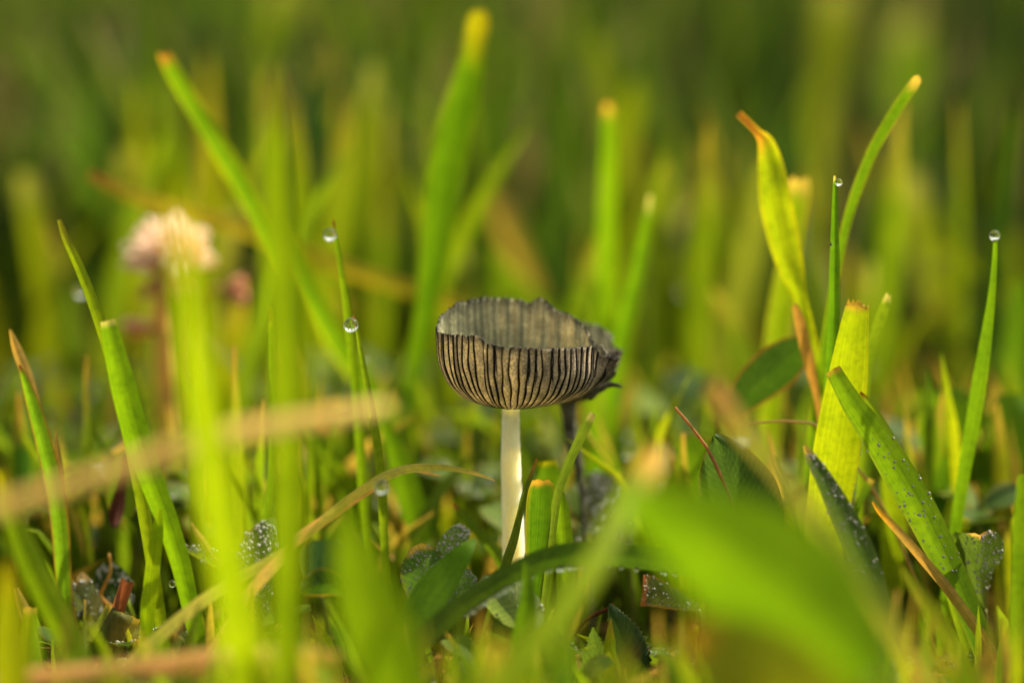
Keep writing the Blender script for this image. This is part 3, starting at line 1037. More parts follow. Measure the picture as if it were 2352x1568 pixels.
blade('grass_shoot', [(1600, 1312, 36), (1540, 1292, 52), (1450, 1278, 56), (1350, 1272, 56), (1260, 1284, 54), (1180, 1316, 48), (1110, 1358, 46), (1040, 1408, 50), (970, 1470, 52), (900, 1540, 50)], (-16, -24), S((0.065, 0.125, 0.012), fold=0.2),
      'dark dewy blade bent flat in front of the stem foot', base=(0.12, 0.15, 0.03), yaw=-0.3, dew=dict(count=60, rmin=0.08, rmax=0.26, lo=0.0, hi=0.7, edge_only=True))
blade('grass_shoot', [(1092, 1238, 10), (1070, 1262, 40), (1030, 1310, 70), (990, 1362, 84), (955, 1425, 80), (925, 1500, 70), (900, 1580, 60)], (-15, -22), S((0.095, 0.205, 0.005), fold=0.15),
      'smooth green blade bowing over the dewy clover leaves', yaw=0.2)
blade('grass_shoot', [(1516, 1026, 40), (1490, 1075, 66), (1450, 1140, 66), (1410, 1210, 62), (1370, 1290, 62), (1310, 1380, 62), (1230, 1480, 66), (1130, 1590, 70)], (-44, -58), S((0.26, 0.37, 0.006), fold=0.2),
      'blurred lime blade with orange blunt tip slanting over the bent dewy blade', tip=(0.55, 0.33, 0.01), tiplen=6)
blade('grass_shoot', [(790, 1175, 30), (820, 1290, 110), (850, 1400, 150), (890, 1500, 160), (920, 1600, 150)], (-52, -52), S((0.17, 0.27, 0.005), fold=0.15),
      'very broad hazy green blade rising below the arching stalk')
blade('grass_shoot', [(1040, 1156, 8), (1070, 1190, 20), (1105, 1228, 26), (1140, 1268, 28), (1160, 1310, 26)], (7, 5), S((0.11, 0.18, 0.008), fold=0.3),
      'small leaning blade with brown tip touching the cream stem', tip=BROWN, tiplen=1.2)
blade('grass_shoot', [(700, 975, 30), (740, 1040, 60), (790, 1130, 76), (850, 1220, 80), (900, 1330, 70)], (22, 22), S((0.15, 0.25, 0.006), fold=0.2),
      'broad leaning blade behind the arching stalk right of the lime blade')
blade('grass_shoot', [(880, 960, 20), (910, 1040, 46), (935, 1120, 60), (960, 1210, 60), (975, 1300, 50)], (18, 18), S((0.14, 0.25, 0.006), fold=0.2),
      'soft green blade behind the golden tip of the arching stalk')
# --- right part
blade('grass_shoot', [(1696, 262, 14), (1716, 280, 15), (1740, 304, 18), (1758, 330, 40), (1768, 390, 62), (1778, 460, 74), (1794, 540, 74), (1812, 610, 60), (1832, 670, 36), (1848, 730, 30), (1866, 800, 28), (1884, 880, 24), (1896, 980, 22)], (14, 12), S((0.27, 0.33, 0.005), fold=0.4),
      'twisted yellow-lime blade with shrivelled orange tail', tip=(0.5, 0.16, 0.03), tiplen=5.5, edge=YEL, edgew=0.1, yaw=0.25, wav=0.5)
blade('grass_shoot', [(1836, 408, 40), (1834, 440, 52), (1824, 520, 48), (1812, 600, 50), (1800, 680, 58), (1788, 780, 64), (1776, 900, 56)], (22, 24), S((0.18, 0.25, 0.006), fold=0.25),
      'green blade with ragged tan top behind the twisted blade', tip=STRAW, tiplen=3.0, cut=0.55, edge=STRAW, edgew=0.1)
blade('dry_shoot', [(1826, 700, 14), (1840, 750, 26), (1858, 830, 26), (1874, 900, 16), (1884, 960, 12)], (10, 10), S((0.42, 0.25, 0.05), fold=0.3),
      'dry tan sheath wrapped below the twisted blade', cat='dry grass', mat=M_STRAW, cut=0.5)
blade('grass_shoot', [(2110, 176, 16), (2098, 196, 25), (2060, 250, 27), (2010, 336, 27), (1974, 420, 25), (1948, 500, 22), (1930, 580, 20), (1906, 720, 20), (1884, 860, 22)], (10, 12), S((0.125, 0.235, 0.006), fold=0.3),
      'long bent blade with tan nicked tip leaning outward right', tip=STRAW, tiplen=2.0, cut=0.5, edge=(0.4, 0.3, 0.03), edgew=0.05)
blade('grass_shoot', [(1918, 404, 5), (1919, 430, 10), (1919, 520, 17), (1919, 620, 24), (1918, 720, 26), (1912, 820, 26), (1902, 960, 24)], (1, 3), S((0.11, 0.235, 0.008), fold=0.5),
      'straight pointed blade with a tiny dewdrop at its tip', tip=PALE, tiplen=0.8, yaw=-0.3, key='drop3')
blade('chewed_shoot', [(1970, 694, 54), (1968, 712, 56), (1960, 770, 70), (1950, 850, 88), (1938, 930, 100), (1926, 1010, 108), (1914, 1090, 108), (1900, 1180, 100), (1888, 1290, 90)], (0, -2), S((0.42, 0.50, 0.006), fold=0.12, cup=0.1),
      'wide lime blade with chewed ragged top glowing in the light', cut=0.62, tip=(0.6, 0.36, 0.05), tiplen=1.2, edge=(0.40, 0.40, 0.01), edgew=0.06, nu=11,
      dew=dict(count=34, rmin=0.03, rmax=0.09, lo=0.55, hi=0.8, edge_only=True))
blade('grass_shoot', [(2040, 676, 10), (2034, 700, 22), (2016, 750, 26), (2000, 800, 24), (1990, 860, 20), (1984, 960, 20)], (6, 6), S((0.18, 0.26, 0.01), fold=0.3),
      'short broken blade tip behind the wide chewed blade', tip=PALE, tiplen=1.0, cut=0.7)
blade('grass_shoot', [(1912, 848, 38), (1926, 872, 40), (1960, 930, 52), (2010, 1000, 66), (2060, 1080, 76), (2108, 1160, 78), (2150, 1240, 74), (2190, 1320, 64), (2230, 1410, 58)], (-4, -7), S((0.16, 0.27, 0.008), fold=0.2),
      'broad clipped blade slanting across the wide chewed blade', base=(0.035, 0.095, 0.012), tip=(0.45, 0.28, 0.04), tiplen=0.7, cut=0.12, nu=9, edge=(0.16, 0.2, 0.02), edgew=0.05,
      dew=dict(count=130, rmin=0.03, rmax=0.12, lo=0.35, hi=0.85))
blade('grass_shoot', [(1976, 900, 6), (2000, 930, 16), (2040, 1000, 26), (2080, 1080, 28), (2110, 1150, 24)], (-1, -1), S((0.16, 0.23, 0.01), fold=0.3),
      'narrow blade peeping from behind the broad clipped blade', tip=BROWN, tiplen=1.0)
blade('dewy_shoot', [(1848, 1022, 10), (1862, 1050, 26), (1890, 1095, 40), (1925, 1160, 54), (1960, 1230, 64), (1990, 1300, 66), (2020, 1400, 60)], (-14, -18), S((0.06, 0.10, 0.03), fold=0.3),
      'grey-green dew-frosted blade with tan tip before the wide chewed blade', tip=STRAW, tiplen=1.6, edge=(0.10, 0.14, 0.03), dew=dict(count=260, rmin=0.025, rmax=0.11, lo=0.1, hi=0.8))
blade('dry_shoot', [(2004, 1152, 5), (2024, 1178, 14), (2070, 1226, 20), (2120, 1284, 22), (2160, 1330, 24), (2204, 1386, 26)], (-5, -7), S((0.50, 0.33, 0.07), fold=0.3),
      'straight tan straw lying along the broad clipped blade', cat='dry grass', mat=M_STRAW, tip=(0.6, 0.34, 0.02), tiplen=4)
blade('grass_shoot', [(2002, 1100, 14), (1994, 1116, 17), (1978, 1146, 17), (1962, 1180, 17)], (4, 4), S((0.10, 0.17, 0.01), fold=0.5),
      'stubby cut stalk beside the wide chewed blade', tip=STRAW, tiplen=0.7)
blade('grass_shoot', [(2286, 548, 9), (2284, 600, 12), (2276, 690, 18), (2262, 790, 28), (2248, 880, 34), (2232, 980, 34), (2214, 1080, 30), (2196, 1200, 28)], (4, 6), S((0.12, 0.22, 0.006), fold=0.3),
      'lone tapering blade capped by a round dewdrop', key='drop4', yaw=0.25)
blade('grass_shoot', [(2120, 530, 16), (2180, 572, 26), (2250, 620, 30), (2310, 668, 32), (2380, 724, 32)], (62, 62), S((0.15, 0.18, 0.008), fold=0.2),
      'blurred blade drooping behind the lone dewdrop blade', droop=0.05)
blade('straw', [(1636, 884, 36), (1664, 930, 46), (1710, 990, 42), (1760, 1050, 38), (1820, 1120, 36), (1890, 1210, 36), (1980, 1330, 36)], (-46, -54), S((0.46, 0.46, 0.06), fold=0.3),
      'blurred tan straw slanting before the red-edged dark leaf', cat='straw', mat=M_STRAW, tip=(0.6, 0.33, 0.08), tiplen=6)
blade('grass_shoot', [(1760, 380, 30), (1745, 480, 60), (1722, 600, 74), (1690, 710, 74), (1658, 810, 68), (1630, 900, 58)], (58, 56), S((0.26, 0.29, 0.03), fold=0.2),
      'pale out-of-focus blade sweeping down behind the twisted blade')
blade('grass_shoot', [(1000 + 1180, 1050, 30), (2160, 1120, 44), (2130, 1230, 50), (2110, 1360, 50)], (16, 16), SM,
      'soft upright blade behind the tan straw and the broad clipped blade')
blade('grass_shoot', [(2048, 1060, 30), (2050, 1120, 56), (2052, 1200, 60), (2050, 1300, 56), (2046, 1420, 50)], (12, 12), S((0.21, 0.28, 0.006), fold=0.2),
      'yellow-green blurred blade standing just behind the tan straw tip')
blade('grass_shoot', [(2352, 640, 20), (2340, 720, 50), (2336, 860, 60), (2338, 1000, 60)], (44, 44), SM,
      'hazy green blade at the far side of the lone dewdrop blade')
blade('grass_shoot', [(2230, 1568, 40), (2190, 1480, 44), (2140, 1400, 40), (2090, 1330, 26), (2070, 1300, 8)][::-1], (-26, -26), S((0.14, 0.16, 0.012), fold=0.2),
      'olive blurred blade sloping under the broad clipped blade')
blade('grass_shoot', [(2348, 1090, 20), (2344, 1200, 34), (2340, 1330, 36), (2336, 1480, 36)], (-20, -20), S((0.12, 0.2, 0.006), fold=0.2),
      'dim green blade beside the dewy curled leaf')
# --- soft shapes further back
BGB = [
    ([(664, -40, 80), (660, 60, 110), (672, 200, 120), (690, 340, 110), (700, 480, 90)], 150, (0.17, 0.24, 0.006), 'wide bright blade rising far behind the tall lime blade'),
    ([(740, 150, 60), (722, 230, 110), (700, 320, 110), (690, 450, 90)], 130, (0.30, 0.31, 0.006), 'sunlit yellow blade far behind the tall lime blade'),
    ([(860, 150, 26), (848, 260, 44), (836, 400, 48), (822, 540, 48), (810, 640, 44)], 75, (0.15, 0.21, 0.006), 'hazy upright blade between the tall lime blade and the yellow-shouldered blade'),
    ([(1086, 380, 26), (1110, 430, 48), (1150, 500, 50), (1190, 580, 46), (1230, 670, 40)], 85, (0.42, 0.29, 0.06), 'hazy tan straw right of the yellow-shouldered blade'),
    ([(1925, -30, 70), (1915, 80, 84), (1905, 220, 84), (1896, 380, 80), (1890, 520, 80)], 140, (0.20, 0.24, 0.015), 'pale hazy blade column behind the tiny-dewdrop blade'),
    ([(2088, 50, 70), (2092, 150, 110), (2100, 300, 130), (2110, 460, 130), (2120, 640, 120)], 150, (0.10, 0.17, 0.012), 'dull green hazy column behind the outward-leaning bent blade'),
    ([(2090, 400, 40), (2110, 480, 66), (2140, 580, 76), (2160, 700, 76), (2180, 860, 70)], 90, (0.18, 0.22, 0.012), 'hazy olive blade between the bent blade and the lone dewdrop blade'),
    ([(1560, 400, 30), (1552, 500, 50), (1545, 620, 56), (1540, 760, 52)], 110, (0.17, 0.20, 0.008), 'hazy yellow-green blade behind the slanting blade'),
    ([(130, 130, 50), (150, 260, 80), (160, 380, 84), (150, 520, 80)], 170, (0.19, 0.21, 0.012), 'faint olive blade far beyond the arching yellow stalk'),
    ([(60, 395, 40), (72, 470, 56), (90, 580, 60), (108, 700, 60), (120, 850, 56)], 70, (0.24, 0.29, 0.006), 'hazy lime blade behind the split dry tan tip'),
    ([(300, 350, 50), (290, 470, 90), (300, 620, 110), (310, 780, 110)], 85, (0.27, 0.30, 0.006), 'glowing yellow-green blade behind the clover flower'),
    ([(545, 480, 22), (535, 520, 34), (518, 600, 36), (508, 660, 34), (500, 760, 30)], 62, (0.34, 0.32, 0.05), 'pale blunt blade right of the clover flower'),
    ([(1050, 560, 20), (1090, 600, 50), (1150, 650, 56), (1230, 700, 50)], 75, (0.15, 0.25, 0.006), 'hazy blade sloping behind the mushroom cup'),
    ([(2010, 600, 30), (2020, 700, 60), (2030, 820, 66), (2040, 960, 66)], 60, (0.19, 0.27, 0.008), 'hazy green blade behind the short broken tip'),
    ([(430, 300, 40), (455, 420, 60), (480, 560, 66), (490, 700, 60)], 110, (0.22, 0.27, 0.008), 'hazy green blade beyond the arching yellow stalk tip'),
    ([(640, 220, 60), (560, 280, 70), (470, 350, 70), (400, 430, 60), (330, 540, 50)], 120, (0.40, 0.33, 0.03), 'hazy tan blade lying aslant behind the leaning clipped blade'),
]
for pts_, y_, c_, lab in BGB:
    blade('blurred_shoot', pts_, (y_, y_), S(c_, fold=0.2), lab, tip=lerp3(c_, PALE, 0.4), tiplen=6)


# ================================================================== leaves
def leaf_plant(name, label, leaflets, stalk=None, cat='clover leaf', group=None):
    """leaflets: dict(pts=[(px,py,w)], Y=(tip, base), main=..., dew=...); stalk: [(px, py, Y)] from the leaflet joint downwards"""
    last = leaflets[0]['pts'][-1]
    Yb = leaflets[0]['Y'][1]
    j = at(last[0], last[1], Yb)
    P = [(j, 0.5)]
    if stalk:
        P += [(at(a, b, c), 0.5) for a, b, c in stalk]
    else:
        P.append((j + Vector((0.3, 0.5, -2.0)), 0.5))
    P = to_ground(P, 0.2, 2.0)
    pts = [p for p, _ in P]
    og = Vector(pts[-1])
    root = empty(name, og)
    tag(root, label, cat, group)
    L = spline(pts, max(10, len(pts) * 3))
    V, F = tube(L, [0.28] * len(L), 8)
    make('stalk', V, F, M_STALK, parent=root, origin=og)
    for k, lf in enumerate(leaflets):
        Yt, Y1 = lf['Y']
        m = len(lf['pts'])
        Q = []
        for i, (px, py, w) in enumerate(lf['pts']):
            y = Yt + (Y1 - Yt) * i / (m - 1)
            p = at(px, py, y)
            Q.append(Vector((p.x, p.y, p.z, w * mpp(y))))
        q = spline(Q, max(16, m * 7))
        line = [Vector(v[:3]) for v in q]
        wid = [max(0.06, v[3]) for v in q]
        kw = {a: b for a, b in lf.items() if a not in ('pts', 'Y', 'dew')}
        nu = kw.pop('nu', 11)
        V, F, C, U, N = ribbon(line, wid, nu=nu, seed=len(leaflets) * 13 + k + int(last[0]), **kw)
        o = make('leaflet', V, F, M_LEAF, parent=root, origin=og, cols=C, uvs=U)
        if lf.get('dew'):
            add_dew(o, og, V, N, nu, seed=k + int(last[0]), **lf['dew'])
    return root


M_STALK = plain_material('leaf_stalk', (0.10, 0.13, 0.02), (0.20, 0.20, 0.03), 300, 0.5, 0.3, 0.0001, trans=0.25)
LD = dict(main=(0.045, 0.095, 0.022), fold=0.25)

leaf_plant('clover_leaf', 'dew-spangled clover leaf with tan nibbled top left of the cream stem', [
    dict(pts=[(955, 1252, 30), (965, 1275, 84), (975, 1310, 116), (985, 1350, 110), (1000, 1395, 70), (1012, 1430, 20)], Y=(-4, -5), main=(0.085, 0.17, 0.03), tip=(0.55, 0.38, 0.09), tiplen=1.0,
         edge=(0.25, 0.13, 0.03), edgew=0.06, fold=0.15, wav=0.6, dew=dict(count=420, rmin=0.02, rmax=0.10, lo=0.1, hi=0.95)),
    dict(pts=[(1066, 1208, 26), (1056, 1224, 50), (1036, 1254, 60), (1018, 1290, 50), (1010, 1330, 34), (1012, 1430, 12)], Y=(-2, -5), main=(0.15, 0.24, 0.06), fold=-0.2,
         dew=dict(count=260, rmin=0.03, rmax=0.13, lo=0.0, hi=0.8)),
    dict(pts=[(1086, 1316, 30), (1072, 1330, 64), (1050, 1356, 76), (1026, 1390, 60), (1012, 1430, 14)], Y=(-5, -5), main=(0.09, 0.18, 0.035), edge=REDB, edgew=0.08, fold=0.1,
         dew=dict(count=420, rmin=0.02, rmax=0.07, lo=0.0, hi=1.0)),
])
leaf_plant('clover_leaf', 'dark scalloped clover leaf with dull blue-green face beside the lime blade', [
    dict(pts=[(745, 1240, 60), (745, 1262, 110), (742, 1296, 120), (740, 1330, 90), (738, 1370, 20)], Y=(6, 6), main=(0.03, 0.07, 0.03), edge=(0.16, 0.18, 0.04), edgew=0.05, fold=0.1, cup=0.25),
])
leaf_plant('clover_leaf', 'veined clover leaf with golden browned rim low beside the lime blade', [
    dict(pts=[(684, 1356, 8), (706, 1348, 44), (738, 1340, 66), (772, 1346, 56), (800, 1362, 20)], Y=(1, 3), main=(0.06, 0.13, 0.015), edge=(0.55, 0.33, 0.04), edgew=0.10, fold=0.35, yaw=0.3,
         dew=dict(count=40, rmin=0.02, rmax=0.05)),
])
leaf_plant('folded_leaf', 'half-folded dewy leaf with tan torn points between the lime blades', [
    dict(pts=[(634, 1190, 10), (622, 1210, 46), (606, 1240, 84), (586, 1270, 82), (556, 1290, 50), (520, 1300, 30)], Y=(0, -4), main=(0.10, 0.18, 0.035), edge=(0.5, 0.28, 0.07), edgew=0.06, fold=0.35, yaw=-0.2,
         dew=dict(count=260, rmin=0.04, rmax=0.17, lo=0.15, hi=0.9)),
    dict(pts=[(408, 1256, 5), (440, 1262, 22), (474, 1272, 36), (504, 1286, 36), (530, 1300, 20)], Y=(-1, -4), main=(0.13, 0.19, 0.02), edge=(0.42, 0.22, 0.04), edgew=0.10, fold=0.3,
         dew=dict(count=50, rmin=0.05, rmax=0.2, lo=0.1, hi=0.7)),
    dict(pts=[(440, 1200, 4), (452, 1222, 14), (470, 1246, 18), (492, 1280, 18), (520, 1300, 14)], Y=(0, -4), main=(0.45, 0.26, 0.06), fold=0.3),
], stalk=[(530, 1340, -3)], cat='leaf')
leaf_plant('dewy_leaf', 'narrow dark leaf beaded with dew hanging under the half-folded leaf', [
    dict(pts=[(596, 1480, 10), (598, 1440, 34), (600, 1390, 46), (604, 1330, 48), (606, 1300, 40)], Y=(-3, -3), main=(0.02, 0.045, 0.022), edge=(0.06, 0.09, 0.03), edgew=0.06, fold=0.1,
         dew=dict(count=210, rmin=0.03, rmax=0.12, lo=0.0, hi=0.75)),
], stalk=[(612, 1330, 1)], cat='leaf')
leaf_plant('red_edged_leaf', 'dark pointed leaf with pale midrib and red margin in front of the chewed blade', [
    dict(pts=[(1640, 1000, 10), (1650, 1016, 50), (1664, 1050, 110), (1680, 1095, 160), (1700, 1150, 190), (1722, 1220, 170), (1745, 1300, 100)], Y=(-8, -6), main=(0.05, 0.10, 0.022), edge=REDB, edgew=0.05, fold=0.2,
         nu=15, wav=0.5),
], cat='leaf')
leaf_plant('red_edged_leaf', 'dark folded leaf with reddish edge below the twisted yellow blade', [
    dict(pts=[(1862, 775, 10), (1835, 800, 70), (1790, 838, 104), (1740, 880, 96), (1690, 930, 60), (1650, 965, 20)], Y=(13, 13), main=(0.055, 0.12, 0.012), edge=(0.3, 0.10, 0.03), edgew=0.05, fold=0.35, nu=13),
], stalk=[(1650, 1010, 15)], cat='leaf')
leaf_plant('notched_leaf', 'bright green notched leaf with brown-ringed holes behind the red-edged dark leaf', [
    dict(pts=[(1560, 1010, 30), (1590, 1040, 110), (1620, 1090, 140), (1650, 1140, 130), (1690, 1210, 80)], Y=(14, 14), main=(0.13, 0.24, 0.008), edge=(0.35, 0.16, 0.03), edgew=0.07, fold=0.1, serrate=0.12),
], cat='leaf')
leaf_plant('dewy_leaf', 'grey leaf covered in soft round dew sparkles right of the black stem', [
    dict(pts=[(1348, 1096, 40), (1370, 1120, 90), (1390, 1160, 94), (1410, 1200, 76), (1440, 1260, 30)], Y=(15, 12), main=(0.12, 0.15, 0.06), edge=(0.3, 0.14, 0.05), edgew=0.07, fold=0.15,
         dew=dict(count=150, rmin=0.06, rmax=0.24)),
], cat='leaf')
leaf_plant('round_leaf', 'rounded green leaf with faint dark spots behind the lone dewdrop blade', [
    dict(pts=[(2150, 900, 30), (2170, 930, 120), (2190, 980, 170), (2215, 1040, 170), (2245, 1110, 100)], Y=(22, 22), main=(0.11, 0.20, 0.006), fold=0.12, cup=0.2),
    dict(pts=[(2330, 905, 40), (2320, 940, 150), (2305, 990, 180), (2285, 1050, 150), (2250, 1110, 60)], Y=(24, 22), main=(0.10, 0.21, 0.006), fold=0.12, cup=0.2),
], cat='leaf')
leaf_plant('curled_leaf', 'curled dewy leaf with tan split end beside the broad clipped blade', [
    dict(pts=[(2250, 1228, 20), (2252, 1246, 84), (2250, 1276, 110), (2246, 1312, 90), (2252, 1360, 44), (2262, 1400, 16)], Y=(-5, -1), main=(0.07, 0.11, 0.02), tip=(0.5, 0.28, 0.08), tiplen=0.9, fold=0.45, cup=0.3,
         dew=dict(count=260, rmin=0.03, rmax=0.14, lo=0.05, hi=0.8)),
    dict(pts=[(2188, 1226, 20), (2204, 1250, 44), (2214, 1290, 42), (2230, 1340, 34), (2262, 1400, 16)], Y=(-2, -1), main=(0.11, 0.17, 0.02), fold=0.3),
], cat='leaf')
leaf_plant('torn_leaf', 'square-torn brownish leaf flecked with dew under the bent dewy blade', [
    dict(pts=[(1476, 1355, 74), (1500, 1358, 70), (1540, 1372, 54), (1580, 1386, 36), (1606, 1400, 10)], Y=(-5, -3), main=(0.10, 0.12, 0.03), edge=(0.3, 0.13, 0.03), edgew=0.1, fold=0.1, tip=(0.35, 0.12, 0.04), tiplen=0.7,
         dew=dict(count=130, rmin=0.02, rmax=0.09)),
], cat='leaf')
leaf_plant('toothed_leaf', 'spiny-toothed dark leaf with a pale triangular point low in front', [
    dict(pts=[(1362, 1440, 4), (1364, 1460, 26), (1368, 1490, 56), (1372, 1520, 86), (1378, 1560, 120), (1384, 1610, 110)], Y=(-12, -10), main=(0.10, 0.16, 0.03), fold=0.15, serrate=0.25),
    dict(pts=[(1400, 1386, 6), (1412, 1410, 40), (1430, 1450, 80), (1446, 1500, 110), (1440, 1560, 110), (1384, 1610, 60)], Y=(-6, -10), main=(0.03, 0.06, 0.018), edge=(0.12, 0.12, 0.04), edgew=0.06, fold=0.2, serrate=0.22),
], cat='leaf')
leaf_plant('toothed_leaf', 'small ragged dark leaf with white-edged teeth beside the spiny-toothed leaf', [
    dict(pts=[(1530, 1552, 6), (1545, 1556, 30), (1562, 1570, 60), (1580, 1600, 80)], Y=(-8, -8), main=(0.06, 0.10, 0.03), edge=(0.35, 0.25, 0.12), edgew=0.06, fold=0.2, serrate=0.25),
], cat='leaf')
leaf_plant('broad_leaf', 'large glowing blurred clover leaf spreading low over the red-edged leaf', [
    dict(pts=[(1432, 1150, 40), (1500, 1170, 130), (1600, 1220, 230), (1710, 1290, 310), (1820, 1370, 330), (1910, 1450, 260), (2010, 1560, 120)], Y=(-62, -70), main=(0.20, 0.37, 0.004), fold=0.18, nu=13),
    dict(pts=[(1580, 1450, 60), (1640, 1480, 160), (1720, 1530, 220), (1820, 1590, 220), (1960, 1640, 90)], Y=(-66, -72), main=(0.24, 0.26, 0.008), fold=0.1, tip=(0.55, 0.28, 0.02), tiplen=3),
], stalk=[(2040, 1640, -70)])
leaf_plant('wilted_leaf', 'hanging wilted green leaf with dark red base behind the long straw', [
    dict(pts=[(285, 1190, 40), (282, 1160, 70), (280, 1120, 74), (282, 1080, 60), (292, 1040, 20)], Y=(8, 8), main=(0.13, 0.21, 0.01), edge=(0.25, 0.10, 0.02), edgew=0.08, fold=0.1),
    dict(pts=[(262, 1212, 10), (264, 1190, 30), (270, 1160, 34), (280, 1110, 20), (292, 1040, 10)], Y=(5, 8), main=(0.07, 0.02, 0.01), fold=0.4),
], stalk=[(330, 1120, 9), (350, 1250, 9)], cat='leaf')
leaf_plant('dewy_leaf', 'dark leaf flecked with dew behind the red-brown straw butt', [
    dict(pts=[(225, 1310, 30), (240, 1320, 70), (262, 1340, 76), (285, 1370, 50), (300, 1400, 16)], Y=(5, 5), main=(0.035, 0.07, 0.02), fold=0.15, dew=dict(count=90, rmin=0.05, rmax=0.17)),
], cat='leaf')
leaf_plant('torn_leaf', 'grey-green frayed leaf with dew bead leaning toward the cut stalk stub', [
    dict(pts=[(172, 1330, 60), (186, 1356, 66), (206, 1392, 64), (226, 1430, 52), (246, 1480, 30)], Y=(1, 0), main=(0.14, 0.17, 0.07), tip=(0.5, 0.34, 0.14), tiplen=1.0, cut=0.35, fold=0.2, dew=dict(count=80, rmin=0.04, rmax=0.16)),
], cat='leaf')


leaf_plant('pale_leaf', 'pale blurred leaf lapping over the foot of the cream stem', [
    dict(pts=[(1100, 1335, 30), (1130, 1350, 84), (1170, 1375, 110), (1205, 1410, 90), (1230, 1460, 30)], Y=(-14, -18), main=(0.20, 0.27, 0.10), fold=0.15, cup=0.2,
         dew=dict(count=60, rmin=0.04, rmax=0.14)),
], cat='leaf')
leaf_plant('dark_leaf', 'dark green low leaf in front of the stem foot', [
    dict(pts=[(1120, 1440, 30), (1160, 1455, 110), (1215, 1480, 140), (1270, 1520, 110), (1310, 1570, 40)], Y=(-16, -18), main=(0.055, 0.12, 0.012), fold=0.25, wav=0.6),
    dict(pts=[(1060, 1500, 40), (1095, 1520, 110), (1140, 1550, 130), (1200, 1590, 80), (1240, 1620, 30)], Y=(-18, -18), main=(0.075, 0.15, 0.012), fold=0.2, wav=0.6),
], cat='leaf')
blade('grass_shoot', [(1205, 1290, 8), (1214, 1340, 30), (1210, 1400, 44), (1196, 1480, 50), (1180, 1580, 50)], (-22, -24), SG,
      'soft green shoot rising straight in front of the stem foot')
blade('grass_shoot', [(1290, 1400, 8), (1250, 1440, 30), (1200, 1490, 40), (1150, 1560, 44)], (-26, -28), SL,
      'lime shoot leaning low across the stem foot')


# ------------------------------------------------------------------ cut stalk stub with a straw butt in it
def build_stub():
    Y = -7
    top, bot = at(282, 1408, Y), at(212, 1530, Y)
    bot = bot + (bot - top) * 0.5
    base = Vector((bot.x, bot.y, min(bot.z, ground_z(bot.x, bot.y))))
    pts = to_ground([(top, 3.8), (top.lerp(bot, 0.5), 4.1), (bot, 4.3)], 0.1, 2.0)
    line = spline([p for p, _ in pts], 24)
    root = empty('cut_stalk', line[-1])
    tag(root, 'thick mown grass stalk stub with golden cut rim', 'cut stalk')
    V, F, C, U, N = ribbon(line, [4.0] * 24, (0.15, 0.17, 0.03), tip=(0.6, 0.36, 0.06), tiplen=0.8, fold=0.55, nu=9, cut=0.12, seed=5)
    make('sheath', V, F, M_GRASS, parent=root, origin=line[-1], cols=C, uvs=U)
    V, F = tube(line, [1.3] * 24, 12)
    make('core', V, F, M_GRASS, parent=root, origin=line[-1], cols=[(0.12, 0.13, 0.03)] * len(V), uvs=[(p.x * 0.8, p.z) for p in V])
    L = spline([at(293, 1334, -7), at(280, 1372, -7), at(266, 1420, -7), at(258, 1450, -7)], 16)
    V, F, C, U, N = ribbon(L, [1.45] * 16, (0.22, 0.075, 0.03), fold=0.7, edge=(0.4, 0.2, 0.08), edgew=0.15, nu=7, cut=0.2, seed=9)
    o = make('straw_butt', V, F, M_STRAW, origin=L[-1], cols=C, uvs=U)
    tag(o, 'short red-brown straw butt stuck in the mown stalk stub', 'straw')


build_stub()


# ------------------------------------------------------------------ thin tendrils, curls
def tendril(name, label, pl, Y, wpx, colr, cat='tendril', ext=True):
    Yt, Yb = Y
    m = len(pl)
    P = [(at(px, py, Yt + (Yb - Yt) * i / (m - 1)), 1) for i, (px, py) in enumerate(pl)]
    if ext:
        P = to_ground(P, 0.15, 3.0)
    L = spline([p for p, _ in P], max(20, len(P) * 4))
    V, F = tube(L, [wpx / 2 * mpp(Yt) * (0.7 + 0.4 * min(1, i / 20)) for i in range(len(L))], 8, rough=0.3)
    o = make(name, V, F, M_STRAW, origin=L[-1], cols=[colr] * len(V), uvs=[(p.x, p.z) for p in V])
    tag(o, label, cat)


tendril('dry_tendril', 'pinkish dry tendril poking up beside the red-edged dark leaf', [(1550, 935), (1570, 958), (1592, 985), (1612, 1012), (1626, 1032), (1650, 1080)], (-8, -8), 8, (0.45, 0.24, 0.09))
tendril('dry_tendril', 'thin curved tendril reaching sideways to the wide chewed blade', [(1698, 976), (1740, 971), (1790, 967), (1830, 969), (1866, 973), (1900, 1000)], (2, 4), 6, (0.34, 0.22, 0.07))
tendril('dry_tendril', 'crooked golden thread of dead grass behind the cut stalk stub', [(250, 1270), (254, 1310), (240, 1345), (232, 1370), (262, 1400)], (3, 3), 8, (0.5, 0.33, 0.07))
tendril('dry_tendril', 'thin dark-tipped twig lying by the foot of the cream stem', [(1160, 1505), (1172, 1522), (1182, 1540), (1196, 1566)], (-14, -14), 7, (0.22, 0.13, 0.04))
tendril('dry_tendril', 'red thorny dead shoot in the dark gap beside the spiny-toothed leaf', [(1408, 1386), (1396, 1398), (1378, 1406), (1350, 1420), (1330, 1440)], (-4, -4), 10, (0.14, 0.03, 0.015))


# ================================================================== clover flower
def floret_mesh():
    """one slim petal tube, base at 0, along +Z, 1 long"""
    V, F = [], []
    prof_ = [(0.0, 0.05), (0.2, 0.09), (0.45, 0.13), (0.7, 0.17), (0.88, 0.13), (1.0, 0.03)]
    for z, r in prof_:
        for j in range(7):
            a = 2 * math.pi * j / 7
            V.append(Vector((r * math.cos(a) + 0.10 * z * z, r * math.sin(a) * 0.7, z)))
    for i in range(len(prof_) - 1):
        for j in range(7):
            a, b = i * 7 + j, i * 7 + (j + 1) % 7
            F.append((a, b, b + 7, a + 7))
    return V, F


FV, FF = floret_mesh()


